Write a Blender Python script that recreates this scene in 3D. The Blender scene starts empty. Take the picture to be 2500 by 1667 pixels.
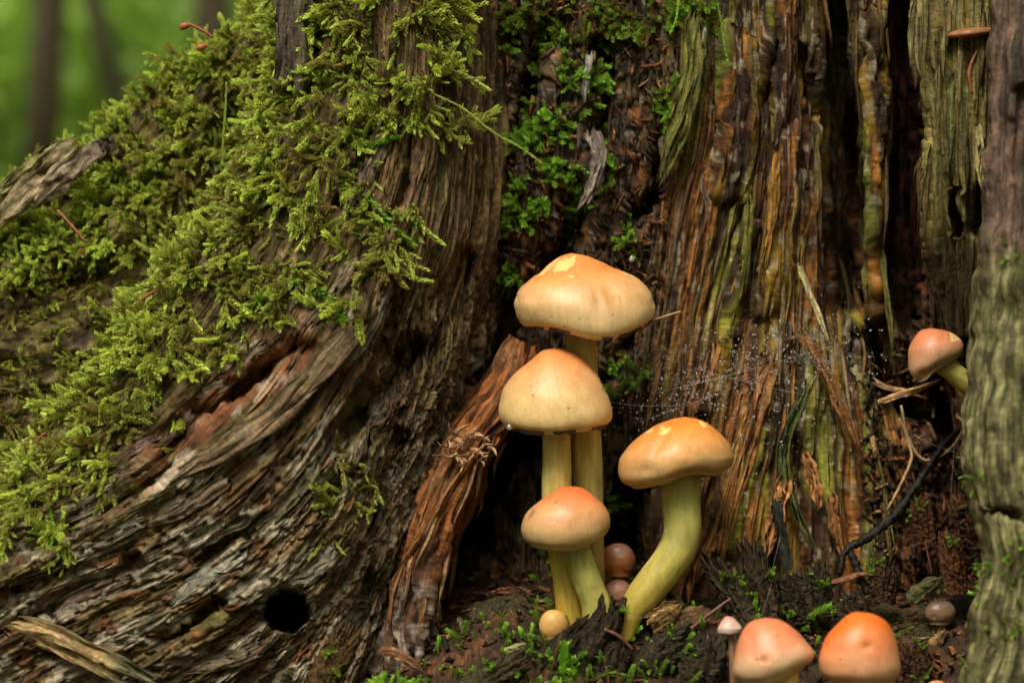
import bpy, math, random
import numpy as np
from mathutils import Vector, Matrix, Quaternion

random.seed(7)
RNG = np.random.default_rng(7)
SC = bpy.context.scene
COL = SC.collection
R = math.radians

# ------------------------------------------------------------------ camera
K = 1e-4                      # one photograph pixel (2500 wide) = 0.1 mm at the mushrooms
D0 = 0.625
PITCH = R(5.0)
FWD = np.array([0, math.cos(PITCH), -math.sin(PITCH)])
UPV = np.array([0, math.sin(PITCH), math.cos(PITCH)])
RGT = np.array([1.0, 0, 0])
CAM = np.array([0, 0, 0.0]) - FWD * D0 + UPV * ((1530 - 833.5) * K)   # base of the cluster is z = 0
cd = bpy.data.cameras.new('camera'); cam = bpy.data.objects.new('camera', cd); COL.objects.link(cam)
cd.sensor_width = 36; cd.lens = 90; cd.clip_start = 0.01; cd.clip_end = 500
cam.location = CAM; cam.rotation_euler = (math.pi / 2 - PITCH, 0, 0)
cd.dof.use_dof = True; cd.dof.focus_distance = D0 + 0.004; cd.dof.aperture_fstop = 11.0
SC.camera = cam

# ------------------------------------------------------------------ sky, sun, exposure
SUN_EL, SUN_AZ = R(58), R(205)        # azimuth clockwise from +Y: behind the camera, to the left
w = bpy.data.worlds.new('World'); SC.world = w; w.use_nodes = True
nt = w.node_tree; nt.nodes.clear()
sky = nt.nodes.new('ShaderNodeTexSky'); sky.sky_type = 'NISHITA'; sky.sun_disc = False
sky.sun_elevation = SUN_EL; sky.sun_rotation = SUN_AZ; sky.dust_density = 4.0; sky.ozone_density = 0.6
hsv = nt.nodes.new('ShaderNodeHueSaturation'); hsv.inputs['Saturation'].default_value = 0.08   # overcast: nearly white sky
bgn = nt.nodes.new('ShaderNodeBackground'); bgn.inputs['Strength'].default_value = 0.15
wo = nt.nodes.new('ShaderNodeOutputWorld')
wt = nt.nodes.new('ShaderNodeMix'); wt.data_type = 'RGBA'; wt.blend_type = 'MULTIPLY'; wt.inputs['Factor'].default_value = 1.0; wt.inputs['B'].default_value = (1.0, 0.95, 0.83, 1)
nt.links.new(sky.outputs[0], hsv.inputs['Color']); nt.links.new(hsv.outputs[0], wt.inputs['A']); nt.links.new(wt.outputs['Result'], bgn.inputs[0]); nt.links.new(bgn.outputs[0], wo.inputs[0])
sl = bpy.data.lights.new('sun', 'SUN'); sl.energy = 1.5; sl.angle = R(22); sl.color = (1.0, 0.95, 0.86)
sun = bpy.data.objects.new('sun', sl); COL.objects.link(sun)
sd = Vector((math.sin(SUN_AZ) * math.cos(SUN_EL), math.cos(SUN_AZ) * math.cos(SUN_EL), math.sin(SUN_EL)))
sun.rotation_euler = sd.to_track_quat('Z', 'Y').to_euler()
vs = SC.view_settings
SC.display_settings.display_device = 'sRGB'
vs.view_transform = 'Standard'; vs.look = 'None'; vs.gamma = 1.0; vs.use_curve_mapping = False
vs.exposure = 0.62
SC.cycles.use_denoising = True
SC.cycles.max_bounces = 6; SC.cycles.diffuse_bounces = 3; SC.cycles.glossy_bounces = 3
SC.cycles.transparent_max_bounces = 8; SC.cycles.caustics_reflective = False; SC.cycles.caustics_refractive = False

# ------------------------------------------------------------------ helpers
def P(u, v, d=0.0):
    """photograph pixel + depth behind the mushrooms (0.1 mm) -> world point(s)"""
    u = np.asarray(u, float); v = np.asarray(v, float); d = np.asarray(d, float)
    dist = D0 + d * K
    a = (u - 1250) * K / D0 * dist; b = -(v - 833.5) * K / D0 * dist
    return CAM + dist[..., None] * FWD + a[..., None] * RGT + b[..., None] * UPV

def UVpix(p):
    r = np.asarray(p) - CAM
    z = r @ FWD
    return 1250 + (r @ RGT) / z * D0 / K, 833.5 - (r @ UPV) / z * D0 / K

_PR = np.random.default_rng(12345); _PERM = np.tile(_PR.permutation(4096), 2).astype(np.int32)
_GA = _PR.uniform(0, 2 * math.pi, 4096); _GX = np.cos(_GA).astype(np.float32); _GY = np.sin(_GA).astype(np.float32)
def noise(x, y, seed=0):
    """2-D gradient noise, about -1..1"""
    x, y = np.broadcast_arrays(np.asarray(x, np.float32), np.asarray(y, np.float32))
    x0 = np.floor(x); y0 = np.floor(y); fx = x - x0; fy = y - y0
    xi = (x0.astype(np.int32) + seed * 131) & 4095; yi = (y0.astype(np.int32) + seed * 57) & 4095
    p0 = _PERM[xi]; p1 = _PERM[(xi + 1) & 4095]; y1 = (yi + 1) & 4095
    def g(p, yy, dx, dy):
        k = _PERM[p + yy]; return _GX[k] * dx + _GY[k] * dy
    sx = fx * fx * fx * (fx * (fx * 6 - 15) + 10); sy = fy * fy * fy * (fy * (fy * 6 - 15) + 10)
    a0 = g(p0, yi, fx, fy); a = a0 + sx * (g(p1, yi, fx - 1, fy) - a0)
    b0 = g(p0, y1, fx, fy - 1); b = b0 + sx * (g(p1, y1, fx - 1, fy - 1) - b0)
    return (a + sy * (b - a)) * 1.5

def fbm(x, y, seed=0, o=4, gain=0.5):
    r = 0; a = 1.0; n = 0
    for i in range(o):
        r = r + a * noise(x * 2 ** i, y * 2 ** i, seed + i * 17); n += a; a *= gain
    return r / n * 1.4

def smooth(a, b, x):
    t = np.clip((x - a) / (b - a), 0, 1); return t * t * (3 - 2 * t)

def mixc(a, b, m):
    return np.asarray(a) * (1 - m[..., None]) + np.asarray(b) * m[..., None]

def catmull(pts, n):
    """dense, arc-length uniform resampling of a polyline with Catmull-Rom smoothing"""
    p = np.asarray(pts, float)
    q = np.vstack([2 * p[0] - p[1], p, 2 * p[-1] - p[-2]])
    out = []
    for i in range(1, len(q) - 2):
        t = np.linspace(0, 1, 24, endpoint=False)[:, None]
        a, b, c, d = q[i - 1], q[i], q[i + 1], q[i + 2]
        out.append(0.5 * (2 * b + (c - a) * t + (2 * a - 5 * b + 4 * c - d) * t ** 2 + (3 * b - a - 3 * c + d) * t ** 3))
    out.append(p[-1][None]); o = np.vstack(out)
    L = np.concatenate([[0], np.cumsum(np.linalg.norm(np.diff(o[:, :2], axis=0), axis=1) + 1e-9)])
    s = np.linspace(0, L[-1], n)
    return np.stack([np.interp(s, L, o[:, k]) for k in range(o.shape[1])], 1), L[-1]

def dist_poly(U, V, poly):
    poly = np.asarray(poly, float)
    best = np.full(U.shape, 1e9)
    if len(poly) == 1: return np.hypot(U - poly[0][0], V - poly[0][1])
    for a, b in zip(poly[:-1], poly[1:]):
        ab = b - a; L2 = (ab ** 2).sum() + 1e-9
        t = np.clip(((U - a[0]) * ab[0] + (V - a[1]) * ab[1]) / L2, 0, 1)
        best = np.minimum(best, np.hypot(U - a[0] - t * ab[0], V - a[1] - t * ab[1]))
    return best

def make_mesh(name, verts, faces, mat, attrs=None, uv=None, smooth_shade=True):
    me = bpy.data.meshes.new(name)
    verts = np.ascontiguousarray(verts, dtype=np.float32).reshape(-1, 3)
    if isinstance(faces, np.ndarray):
        faces = np.ascontiguousarray(faces, dtype=np.int32); k = faces.shape[1]
        me.vertices.add(len(verts)); me.vertices.foreach_set('co', verts.ravel())
        me.loops.add(faces.size); me.loops.foreach_set('vertex_index', faces.ravel())
        me.polygons.add(len(faces)); me.polygons.foreach_set('loop_start', np.arange(0, faces.size, k, dtype=np.int32))
        me.update(calc_edges=True)
    else:
        me.from_pydata([tuple(v) for v in verts], [], [tuple(f) for f in faces]); me.update()
    if smooth_shade and len(me.polygons):
        me.polygons.foreach_set('use_smooth', np.ones(len(me.polygons), dtype=bool))
    if uv is not None:
        ul = me.uv_layers.new(name='UVMap')
        vi = np.empty(len(me.loops), dtype=np.int32); me.loops.foreach_get('vertex_index', vi)
        ul.data.foreach_set('uv', np.asarray(uv, dtype=np.float32).reshape(-1, 2)[vi].ravel())
    for k, a in (attrs or {}).items():
        a = np.asarray(a, dtype=np.float32)
        if a.shape[-1] in (3, 4) and a.ndim > 1 and a.reshape(-1, a.shape[-1]).shape[0] == len(verts):
            a = a.reshape(-1, a.shape[-1])
            if a.shape[1] == 3: a = np.hstack([a, np.ones((len(a), 1), np.float32)])
            at = me.attributes.new(k, 'FLOAT_COLOR', 'POINT'); at.data.foreach_set('color', np.ascontiguousarray(a).ravel())
        else:
            at = me.attributes.new(k, 'FLOAT', 'POINT'); at.data.foreach_set('value', np.ascontiguousarray(a).ravel())
    if mat: me.materials.append(mat)
    return me

def add(name, me, parent=None, loc=(0, 0, 0)):
    o = bpy.data.objects.new(name, me); COL.objects.link(o); o.location = loc
    if parent: o.parent = parent
    return o

def tag(o, label=None, cat=None, group=None, kind=None):
    if label: o['label'] = label
    if cat: o['category'] = cat
    if group: o['group'] = group
    if kind: o['kind'] = kind
    return o

def thing(name, loc, label, cat, group=None):
    o = bpy.data.objects.new(name, None); COL.objects.link(o); o.location = tuple(loc); o.empty_display_size = 0.01
    return tag(o, label, cat, group)

def part(name, verts, faces, mat, parent, attrs=None, uv=None, base=None, ss=True):
    """mesh part given in world coordinates, parented to an Empty (or to a part) whose world origin is base"""
    b = np.array(base if base is not None else parent.location)
    return add(name, make_mesh(name, np.asarray(verts).reshape(-1, 3) - b, faces, mat, attrs, uv, ss), parent)

def solo(name, verts, faces, mat, base, label, cat, group=None, kind=None, attrs=None, uv=None, ss=True):
    o = add(name, make_mesh(name, np.asarray(verts).reshape(-1, 3) - np.array(base), faces, mat, attrs, uv, ss), None, tuple(base))
    return tag(o, label, cat, group, kind)

def grid_faces(n, m, closed=False):
    i, j = np.meshgrid(np.arange(n - 1), np.arange(m if closed else m - 1), indexing='ij')
    j2 = (j + 1) % m
    return np.stack([i * m + j, i * m + j2, (i + 1) * m + j2, (i + 1) * m + j], -1).reshape(-1, 4)

def tube(path, rad, sides=10, flat=1.0, normal=None, jag=0.0, seed=0):
    """closed tube along world path; returns verts, quad faces (ends collapsed), ring/angle params"""
    path = np.asarray(path, float); n = len(path); rad = np.broadcast_to(np.asarray(rad, float), (n,))
    tan = np.gradient(path, axis=0); tan /= np.linalg.norm(tan, axis=1)[:, None] + 1e-12
    ref = np.array(normal if normal is not None else -FWD, float)
    b = np.cross(tan, ref); b /= np.linalg.norm(b, axis=1)[:, None] + 1e-12
    c = np.cross(b, tan)
    th = np.linspace(0, 2 * math.pi, sides, endpoint=False)
    rr = rad[:, None] * np.ones(sides)
    if jag:
        r_ = np.random.default_rng(seed); rr = rr * (1 + jag * r_.uniform(-1, 1, rr.shape))
    V = path[:, None] + (np.cos(th) * rr)[..., None] * b[:, None] + (np.sin(th) * rr * flat)[..., None] * c[:, None]
    V = np.concatenate([np.repeat(path[:1, None], sides, 1), V, np.repeat(path[-1:, None], sides, 1)], 0)
    return V.reshape(-1, 3), grid_faces(n + 2, sides, True), n + 2

# ------------------------------------------------------------------ materials
def nodes(name):
    m = bpy.data.materials.new(name); m.use_nodes = True
    t = m.node_tree; t.nodes.clear()
    o = t.nodes.new('ShaderNodeOutputMaterial'); b = t.nodes.new('ShaderNodeBsdfPrincipled')
    t.links.new(b.outputs[0], o.inputs[0])
    return m, t, b, o

def N(t, kind, **kw):
    n = t.nodes.new(kind)
    for k, v in kw.items():
        if k.startswith('i_'):
            n.inputs[k[2:].replace('_', ' ')].default_value = v
        else: setattr(n, k, v)
    return n

def attr_col(t, name, typ='GEOMETRY'):
    return N(t, 'ShaderNodeAttribute', attribute_name=name, attribute_type=typ)

def modulate(t, col_out, fac_out, lo, hi):
    """multiply a colour by a range driven by fac"""
    mr = N(t, 'ShaderNodeMapRange'); mr.inputs[1].default_value = 0.25; mr.inputs[2].default_value = 0.75
    mr.inputs[3].default_value = lo; mr.inputs[4].default_value = hi
    t.links.new(fac_out, mr.inputs[0])
    vm = N(t, 'ShaderNodeVectorMath', operation='SCALE')
    t.links.new(col_out, vm.inputs[0]); t.links.new(mr.outputs[0], vm.inputs['Scale'])
    return vm.outputs[0]

def wood_material(name, bump=0.6, rough=(0.45, 0.8), spec=0.35, stretch=9.0, fine=10.0):
    """UV in units of 100 photo pixels (1 cm): u across the grain, v along it"""
    m, t, b, o = nodes(name)
    a = attr_col(t, 'col')
    tc = N(t, 'ShaderNodeTexCoord')
    mp = N(t, 'ShaderNodeMapping'); mp.inputs['Scale'].default_value = (1, 1 / stretch, 1)
    t.links.new(tc.outputs['UV'], mp.inputs[0])
    n1 = N(t, 'ShaderNodeTexNoise'); n1.inputs['Scale'].default_value = fine; n1.inputs['Detail'].default_value = 3; n1.inputs['Roughness'].default_value = 0.6
    t.links.new(mp.outputs[0], n1.inputs[0])
    n2 = N(t, 'ShaderNodeTexNoise'); n2.inputs['Scale'].default_value = 7; n2.inputs['Detail'].default_value = 5; n2.inputs['Roughness'].default_value = 0.7
    t.links.new(tc.outputs['UV'], n2.inputs[0])
    c = modulate(t, a.outputs['Color'], n1.outputs[0], 0.15, 1.95)
    c = modulate(t, c, n2.outputs[0], 0.35, 1.7)
    t.links.new(c, b.inputs['Base Color'])
    mr = N(t, 'ShaderNodeMapRange'); mr.inputs[1].default_value = 0.3; mr.inputs[2].default_value = 0.7
    mr.inputs[3].default_value = rough[0]; mr.inputs[4].default_value = rough[1]
    t.links.new(n2.outputs[0], mr.inputs[0]); t.links.new(mr.outputs[0], b.inputs['Roughness'])
    b.inputs['Specular IOR Level'].default_value = spec
    ad = N(t, 'ShaderNodeMath', operation='ADD'); t.links.new(n1.outputs[0], ad.inputs[0])
    ml = N(t, 'ShaderNodeMath', operation='MULTIPLY'); ml.inputs[1].default_value = 0.7
    t.links.new(n2.outputs[0], ml.inputs[0]); t.links.new(ml.outputs[0], ad.inputs[1])
    bp = N(t, 'ShaderNodeBump'); bp.inputs['Strength'].default_value = bump; bp.inputs['Distance'].default_value = 0.0009
    t.links.new(ad.outputs[0], bp.inputs['Height']); t.links.new(bp.outputs[0], b.inputs['Normal'])
    return m

def simple_material(name, col, rough=0.6, var=0.4, scale=400, bump=0.3, spec=0.4, sss=0.0, sss_r=(1, .5, .2), dist=0.0004, stretch=None):
    m, t, b, o = nodes(name)
    tc = N(t, 'ShaderNodeTexCoord'); rgb = N(t, 'ShaderNodeRGB'); rgb.outputs[0].default_value = (*col, 1)
    n1 = N(t, 'ShaderNodeTexNoise'); n1.inputs['Scale'].default_value = scale; n1.inputs['Detail'].default_value = 5
    if stretch:
        mp = N(t, 'ShaderNodeMapping'); mp.inputs['Scale'].default_value = stretch
        t.links.new(tc.outputs['Object'], mp.inputs[0]); t.links.new(mp.outputs[0], n1.inputs[0])
    else: t.links.new(tc.outputs['Object'], n1.inputs[0])
    t.links.new(modulate(t, rgb.outputs[0], n1.outputs[0], 1 - var, 1 + var), b.inputs['Base Color'])
    b.inputs['Roughness'].default_value = rough; b.inputs['Specular IOR Level'].default_value = spec
    if sss:
        b.inputs['Subsurface Weight'].default_value = sss; b.inputs['Subsurface Radius'].default_value = sss_r; b.inputs['Subsurface Scale'].default_value = 0.003
    if bump:
        bp = N(t, 'ShaderNodeBump'); bp.inputs['Strength'].default_value = bump; bp.inputs['Distance'].default_value = dist
        t.links.new(n1.outputs[0], bp.inputs['Height']); t.links.new(bp.outputs[0], b.inputs['Normal'])
    return m

def flesh_material(name, sss=0.25, rough=0.42, scale=900, stretch=(1, 1, 1), var=0.10, bump=0.12, spec=0.4, mottle=0.12):
    """mushroom flesh, colour from the per-vertex attribute col"""
    m, t, b, o = nodes(name)
    a = attr_col(t, 'col'); tc = N(t, 'ShaderNodeTexCoord')
    mp = N(t, 'ShaderNodeMapping'); mp.inputs['Scale'].default_value = stretch
    t.links.new(tc.outputs['Object'], mp.inputs[0])
    n1 = N(t, 'ShaderNodeTexNoise'); n1.inputs['Scale'].default_value = scale; n1.inputs['Detail'].default_value = 4
    t.links.new(mp.outputs[0], n1.inputs[0])
    n2 = N(t, 'ShaderNodeTexNoise'); n2.inputs['Scale'].default_value = 140; n2.inputs['Detail'].default_value = 5
    t.links.new(tc.outputs['Object'], n2.inputs[0])
    c = modulate(t, a.outputs['Color'], n1.outputs[0], 1 - var, 1 + var)
    c = modulate(t, c, n2.outputs[0], 1 - mottle, 1 + mottle)
    n3 = N(t, 'ShaderNodeTexNoise'); n3.inputs['Scale'].default_value = 620; n3.inputs['Detail'].default_value = 1
    t.links.new(tc.outputs['Object'], n3.inputs[0]); mr3 = N(t, 'ShaderNodeMapRange'); mr3.inputs[1].default_value = 0.74; mr3.inputs[2].default_value = 0.79; mr3.inputs[3].default_value = 0; mr3.inputs[4].default_value = 0.75
    t.links.new(n3.outputs[0], mr3.inputs[0]); mx3 = N(t, 'ShaderNodeMix', data_type='RGBA'); mx3.inputs['B'].default_value = (0.12, 0.06, 0.025, 1)
    t.links.new(mr3.outputs[0], mx3.inputs['Factor']); t.links.new(c, mx3.inputs['A']); c = mx3.outputs['Result']
    t.links.new(c, b.inputs['Base Color'])
    b.inputs['Subsurface Weight'].default_value = sss; b.inputs['Subsurface Radius'].default_value = (1.0, 0.45, 0.15)
    b.inputs['Subsurface Scale'].default_value = 0.002
    b.inputs['Roughness'].default_value = rough; b.inputs['Specular IOR Level'].default_value = spec
    bp = N(t, 'ShaderNodeBump'); bp.inputs['Strength'].default_value = bump; bp.inputs['Distance'].default_value = 0.0003
    t.links.new(n1.outputs[0], bp.inputs['Height']); t.links.new(bp.outputs[0], b.inputs['Normal'])
    return m

def moss_material(name, base, tip, yellow):
    m, t, b, o = nodes(name)
    lt = attr_col(t, 'lt'); ti = attr_col(t, 'tint', 'INSTANCER')
    mx = N(t, 'ShaderNodeMix', data_type='RGBA'); mx.inputs['A'].default_value = (*base, 1); mx.inputs['B'].default_value = (*tip, 1)
    t.links.new(lt.outputs['Fac'], mx.inputs['Factor'])
    # tint > 0: fresher green tips, tint < 0: old olive brown
    neg = N(t, 'ShaderNodeMath', operation='MULTIPLY'); neg.inputs[1].default_value = -1; neg.use_clamp = True
    t.links.new(ti.outputs['Fac'], neg.inputs[0])
    m2 = N(t, 'ShaderNodeMix', data_type='RGBA'); m2.inputs['B'].default_value = (*yellow, 1)
    t.links.new(neg.outputs[0], m2.inputs['Factor']); t.links.new(mx.outputs['Result'], m2.inputs['A'])
    pos = N(t, 'ShaderNodeMapRange'); pos.inputs[1].default_value = 0; pos.inputs[2].default_value = 1; pos.inputs[3].default_value = 1.0; pos.inputs[4].default_value = 1.6
    t.links.new(ti.outputs['Fac'], pos.inputs[0])
    sc = N(t, 'ShaderNodeVectorMath', operation='SCALE'); t.links.new(m2.outputs['Result'], sc.inputs[0]); t.links.new(pos.outputs[0], sc.inputs['Scale'])
    t.links.new(sc.outputs[0], b.inputs['Base Color']); b.inputs['Roughness'].default_value = 0.5; b.inputs['Specular IOR Level'].default_value = 0.35
    tr = N(t, 'ShaderNodeBsdfTranslucent'); t.links.new(sc.outputs[0], tr.inputs[0])
    ms = N(t, 'ShaderNodeMixShader'); ms.inputs[0].default_value = 0.45
    t.links.new(b.outputs[0], ms.inputs[1]); t.links.new(tr.outputs[0], ms.inputs[2]); t.links.new(ms.outputs[0], o.inputs[0])
    return m

M = {}
M['root'] = wood_material('weathered_root_wood', 1.0, (0.55, 0.95), 0.18)
M['wall'] = wood_material('rotten_inner_wood', 1.0, (0.5, 0.95), 0.2, stretch=14, fine=11)
M['post'] = wood_material('algae_covered_wood', 0.6, (0.6, 0.9), 0.25, stretch=8, fine=10)
M['soil'] = wood_material('wood_mould', 0.9, (0.5, 0.95), 0.22, stretch=1.5, fine=12)
M['cap'] = flesh_material('cap_skin', 0.2, 0.38, 2200, (1, 1, 1), 0.12, 0.3, 0.45, 0.14)
M['stem'] = flesh_material('stem_flesh', 0.2, 0.5, 700, (1, 1, 0.15), 0.16, 0.35, 0.35, 0.15)
M['moss'] = moss_material('moss_leaves', (0.150, 0.135, 0.022), (0.55, 0.66, 0.115), (0.36, 0.27, 0.075))
M['moss_fresh'] = moss_material('fresh_moss_leaves', (0.09, 0.16, 0.016), (0.36, 0.64, 0.06), (0.20, 0.17, 0.03))
M['needle'] = simple_material('dry_needle', (0.30, 0.09, 0.045), 0.5, 0.4, 600)
M['needle_dark'] = simple_material('old_needle', (0.13, 0.045, 0.025), 0.45, 0.4, 600)
M['twig'] = simple_material('dry_wood', (0.33, 0.22, 0.10), 0.6, 0.45, 500, 0.5)
M['black'] = simple_material('black_rootlet', (0.012, 0.009, 0.007), 0.6, 0.6, 900, 1.0, 0.25)
M['fringe'] = simple_material('veil_remnant', (0.05, 0.022, 0.022), 0.6, 0.6, 1500, 0.4)
M['fungus'] = simple_material('bracket_skin', (0.33, 0.14, 0.06), 0.45, 0.4, 500)
M['bark'] = simple_material('tree_bark', (0.11, 0.09, 0.055), 0.9, 0.5, 12, 0.6, 0.2, dist=0.01)
M['sporophyte'] = simple_material('moss_capsule', (0.36, 0.10, 0.03), 0.4, 0.3, 900)

# ------------------------------------------------------------------ lofted wood surfaces
def loft(curves, nt_, ns_):
    """curves: list (across the grain) of (u,v,d) polylines (along the grain) -> U,V,D grids + T,S coordinates in pixels"""
    rs = []; Ls = []
    for c in curves:
        q, L = catmull(c, ns_); rs.append(q); Ls.append(L)
    A = np.stack(rs, 0)                                   # (nc, ns, 3)
    q = np.concatenate([2 * A[:1] - A[1:2], A, 2 * A[-1:] - A[-2:-1]], 0)
    nc = len(curves); gaps = np.linalg.norm(np.diff(A, axis=0), axis=2).mean(1)
    pos = np.concatenate([[0], np.cumsum(gaps)])
    tt = np.linspace(0, pos[-1], nt_)
    par = np.interp(tt, pos, np.arange(nc)); i = np.clip(par.astype(int), 0, nc - 2); f = (par - i)[:, None, None]
    a, b, c, d = q[i], q[i + 1], q[i + 2], q[i + 3]
    G = 0.5 * (2 * b + (c - a) * f + (2 * a - 5 * b + 4 * c - d) * f ** 2 + (3 * b - a - 3 * c + d) * f ** 3)
    T = np.repeat(tt[:, None], ns_, 1); S = np.repeat(np.linspace(0, np.mean(Ls), ns_)[None], nt_, 0)
    return G[..., 0], G[..., 1], G[..., 2], T, S

def surf_normals(Pw):
    n = np.cross(np.gradient(Pw, axis=0), np.gradient(Pw, axis=1)); n /= np.linalg.norm(n, axis=-1)[..., None] + 1e-15
    if np.median((n * (CAM - Pw)).sum(-1)) < 0: n = -n
    return n

def wood_relief(T, S, seed, amp=1.0, plates=8, cracks=26, rot=None, long=1.0):
    S0 = S; S = S / long
    t = T + 12 * noise(T / 150, S / 420, seed) + 2.2 / long * noise(T / 24, S / 110, seed + 1)
    h = 20 * fbm(t / 200, S / 900, seed + 2, 3)
    p = 2.6 * noise(t / 52, S / 300, seed + 3) + 1.2 * noise(t / 19, S / 110, seed + 4) + 0.5 * noise(t / 7, S / 55, seed + 12)
    fl = np.floor(p); lvl = fl + smooth(0.86, 1.0, p - fl); h = h + plates * lvl
    c = np.abs(noise(t / 30, S / 480, seed + 5)); msk = smooth(-0.15, 0.3, noise(t / 80, S / 220, seed + 6))
    h = h - cracks * np.exp(-(c / 0.032) ** 2) * msk
    c2 = np.abs(noise(t / 11, S / 210, seed + 7)); h = h - 8 * np.exp(-(c2 / 0.07) ** 2) * smooth(-0.3, 0.3, noise(t / 40, S / 90, seed + 13))
    h = h + 3.6 * (1 - 2 * np.abs(noise(t / 7.5, S / 170, seed + 8))) + 2.2 * noise(t / 3.6, S0 / 40, seed + 9)
    if rot is not None:
        h = h + rot * (11 * fbm(T / 26, S0 / 40, seed + 10, 5, 0.68) - 20 * smooth(0.22, 0.42, noise(T / 13, S0 / 24, seed + 11)))
    return h * amp, fl + 2 * np.floor(1.5 * noise(t / 30, S / 200, seed + 14))

def plate_tone(fl, seed, lo=0.62, hi=1.4):
    """every layer of wood fibre has its own tone"""
    tb = np.random.default_rng(seed).uniform(lo, hi, 64); return tb[fl.astype(int) % 64]

SURF = {}
def build_surface(key, U, V, D, T, S, h, col, name, mat, parent):
    Pw = P(U, V, D); n = surf_normals(Pw); Pw = Pw + n * (h * K)[..., None]
    n2_ = surf_normals(Pw)
    o = part(name, Pw, grid_faces(*U.shape), M[mat], parent, {'col': col}, np.stack([T, S], -1) / 100)
    SURF[key] = dict(col=col, P=Pw, n=n, n2=n2_, U=U, V=V, T=T, S=S, obj=o)
    return o

stump = thing('rotten_tree_stump', P(1400, 1600, 300), 'large rotten mossy tree stump with spreading root and fibrous orange inner wood', 'stump')

def lean(v):  # the trunk leans back towards its top, the root runs forward at its foot
    return 120 - 0.15 * v

def with_depth(c, base):
    return [(u, v, base + lean(v)) for u, v in c]

# --- front root -----------------------------------------------------------------------------------------------
rc = [
 ([(720, -450), (715, 150), (650, 360), (515, 600), (385, 750), (265, 930), (140, 1090), (-40, 1195), (-420, 1330)], 330),
 ([(690, -450), (690, 150), (630, 350), (500, 590), (370, 740), (250, 920), (120, 1080), (-60, 1180), (-420, 1310)], 120),
 ([(800, -450), (800, 150), (740, 400), (640, 620), (500, 800), (370, 960), (220, 1120), (0, 1240), (-420, 1420)], 10),
 ([(930, -450), (925, 150), (900, 400), (800, 650), (680, 850), (520, 1020), (330, 1180), (100, 1300), (-420, 1530)], -45),
 ([(1020, -450), (1015, 200), (990, 420), (900, 700), (780, 930), (620, 1120), (400, 1300), (100, 1440), (-420, 1690)], -55),
 ([(1075, -450), (1075, 250), (1050, 500), (980, 750), (880, 1000), (740, 1220), (530, 1400), (200, 1560), (-380, 1850)], -25),
 ([(1110, -450), (1120, 250), (1110, 500), (1040, 800), (960, 1030), (860, 1250), (700, 1470), (400, 1690), (-100, 2000)], 45),
 ([(1160, -450), (1170, 250), (1160, 520), (1090, 820), (1030, 1050), (960, 1250), (860, 1480), (720, 1740), (500, 2050)], 140),
 ([(1220, -450), (1230, 250), (1220, 520), (1165, 800), (1110, 1020), (1040, 1250), (960, 1480), (900, 1740), (830, 2050)], 290),
 ([(1270, -450), (1270, 250), (1260, 520), (1215, 800), (1160, 1020), (1090, 1250), (1010, 1480), (960, 1740), (900, 2050)], 520),
]
U, V, D, T, S = loft([with_depth(c, b) for c, b in rc], 520, 760)
crev = [([(735, 845), (600, 935), (480, 1015), (400, 1095)], 24, 110), ([(640, 1262), (560, 1320), (495, 1372)], 11, 95),
        ([(415, 1140), (340, 1205), (270, 1240)], 12, 60), ([(1000, 850), (930, 960), (870, 1060)], 34, 150), ([(980, 1080), (930, 1190), (900, 1290)], 20, 70),
        ([(330, 1370), (250, 1420), (150, 1470), (0, 1540)], 14, 55), ([(540, 1480), (470, 1530), (400, 1560)], 16, 60),
        ([(840, 1150), (800, 1220)], 22, 50), ([(1010, 330), (985, 470), (950, 560)], 10, 60), ([(910, 330), (850, 460), (800, 560)], 10, 45),
        ([(1130, 640), (1080, 760), (1040, 840)], 26, 80), ([(900, 1420), (880, 1500)], 24, 70), ([(230, 1300), (130, 1370), (40, 1430)], 10, 45)]
wob = 14 * noise(U / 60, V / 60, 91)
for poly, wd, dp in crev:
    D = D + dp * np.exp(-((dist_poly(U, V, poly) + wob * wd / 24) / wd) ** 2)
ridge = [([(880, 760), (700, 985), (520, 1110), (330, 1230), (100, 1370), (-60, 1450)], 30, -38), ([(640, 880), (470, 1020), (330, 1130)], 18, -22), ([(1000, 500), (930, 700), (830, 900)], 25, -25)]
for poly, wd, dp in ridge:
    D = D + dp * np.exp(-((dist_poly(U, V, poly) + wob * 0.4) / wd) ** 2)
rotm = smooth(1080, 1350, V + 0.25 * U - 60) * 0.8 + smooth(820, 980, U) * smooth(700, 900, V) * 0.7
rotm = np.clip(rotm, 0, 1)
h, lvl = wood_relief(T, S, 100, 1.0, 8, 30, rotm * 0.8 + 0.9 * smooth(840, 960, U) * smooth(560, 760, V) * smooth(1350, 1100, V))
dh = np.hypot(U - 700, V - 1492) + 8 * noise(U / 24, V / 24, 8) + 4 * noise(U / 8, V / 8, 9)
hole = smooth(58, 40, dh); h = h * (1 - smooth(85, 50, dh)) ; D = D + 420 * hole
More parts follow.
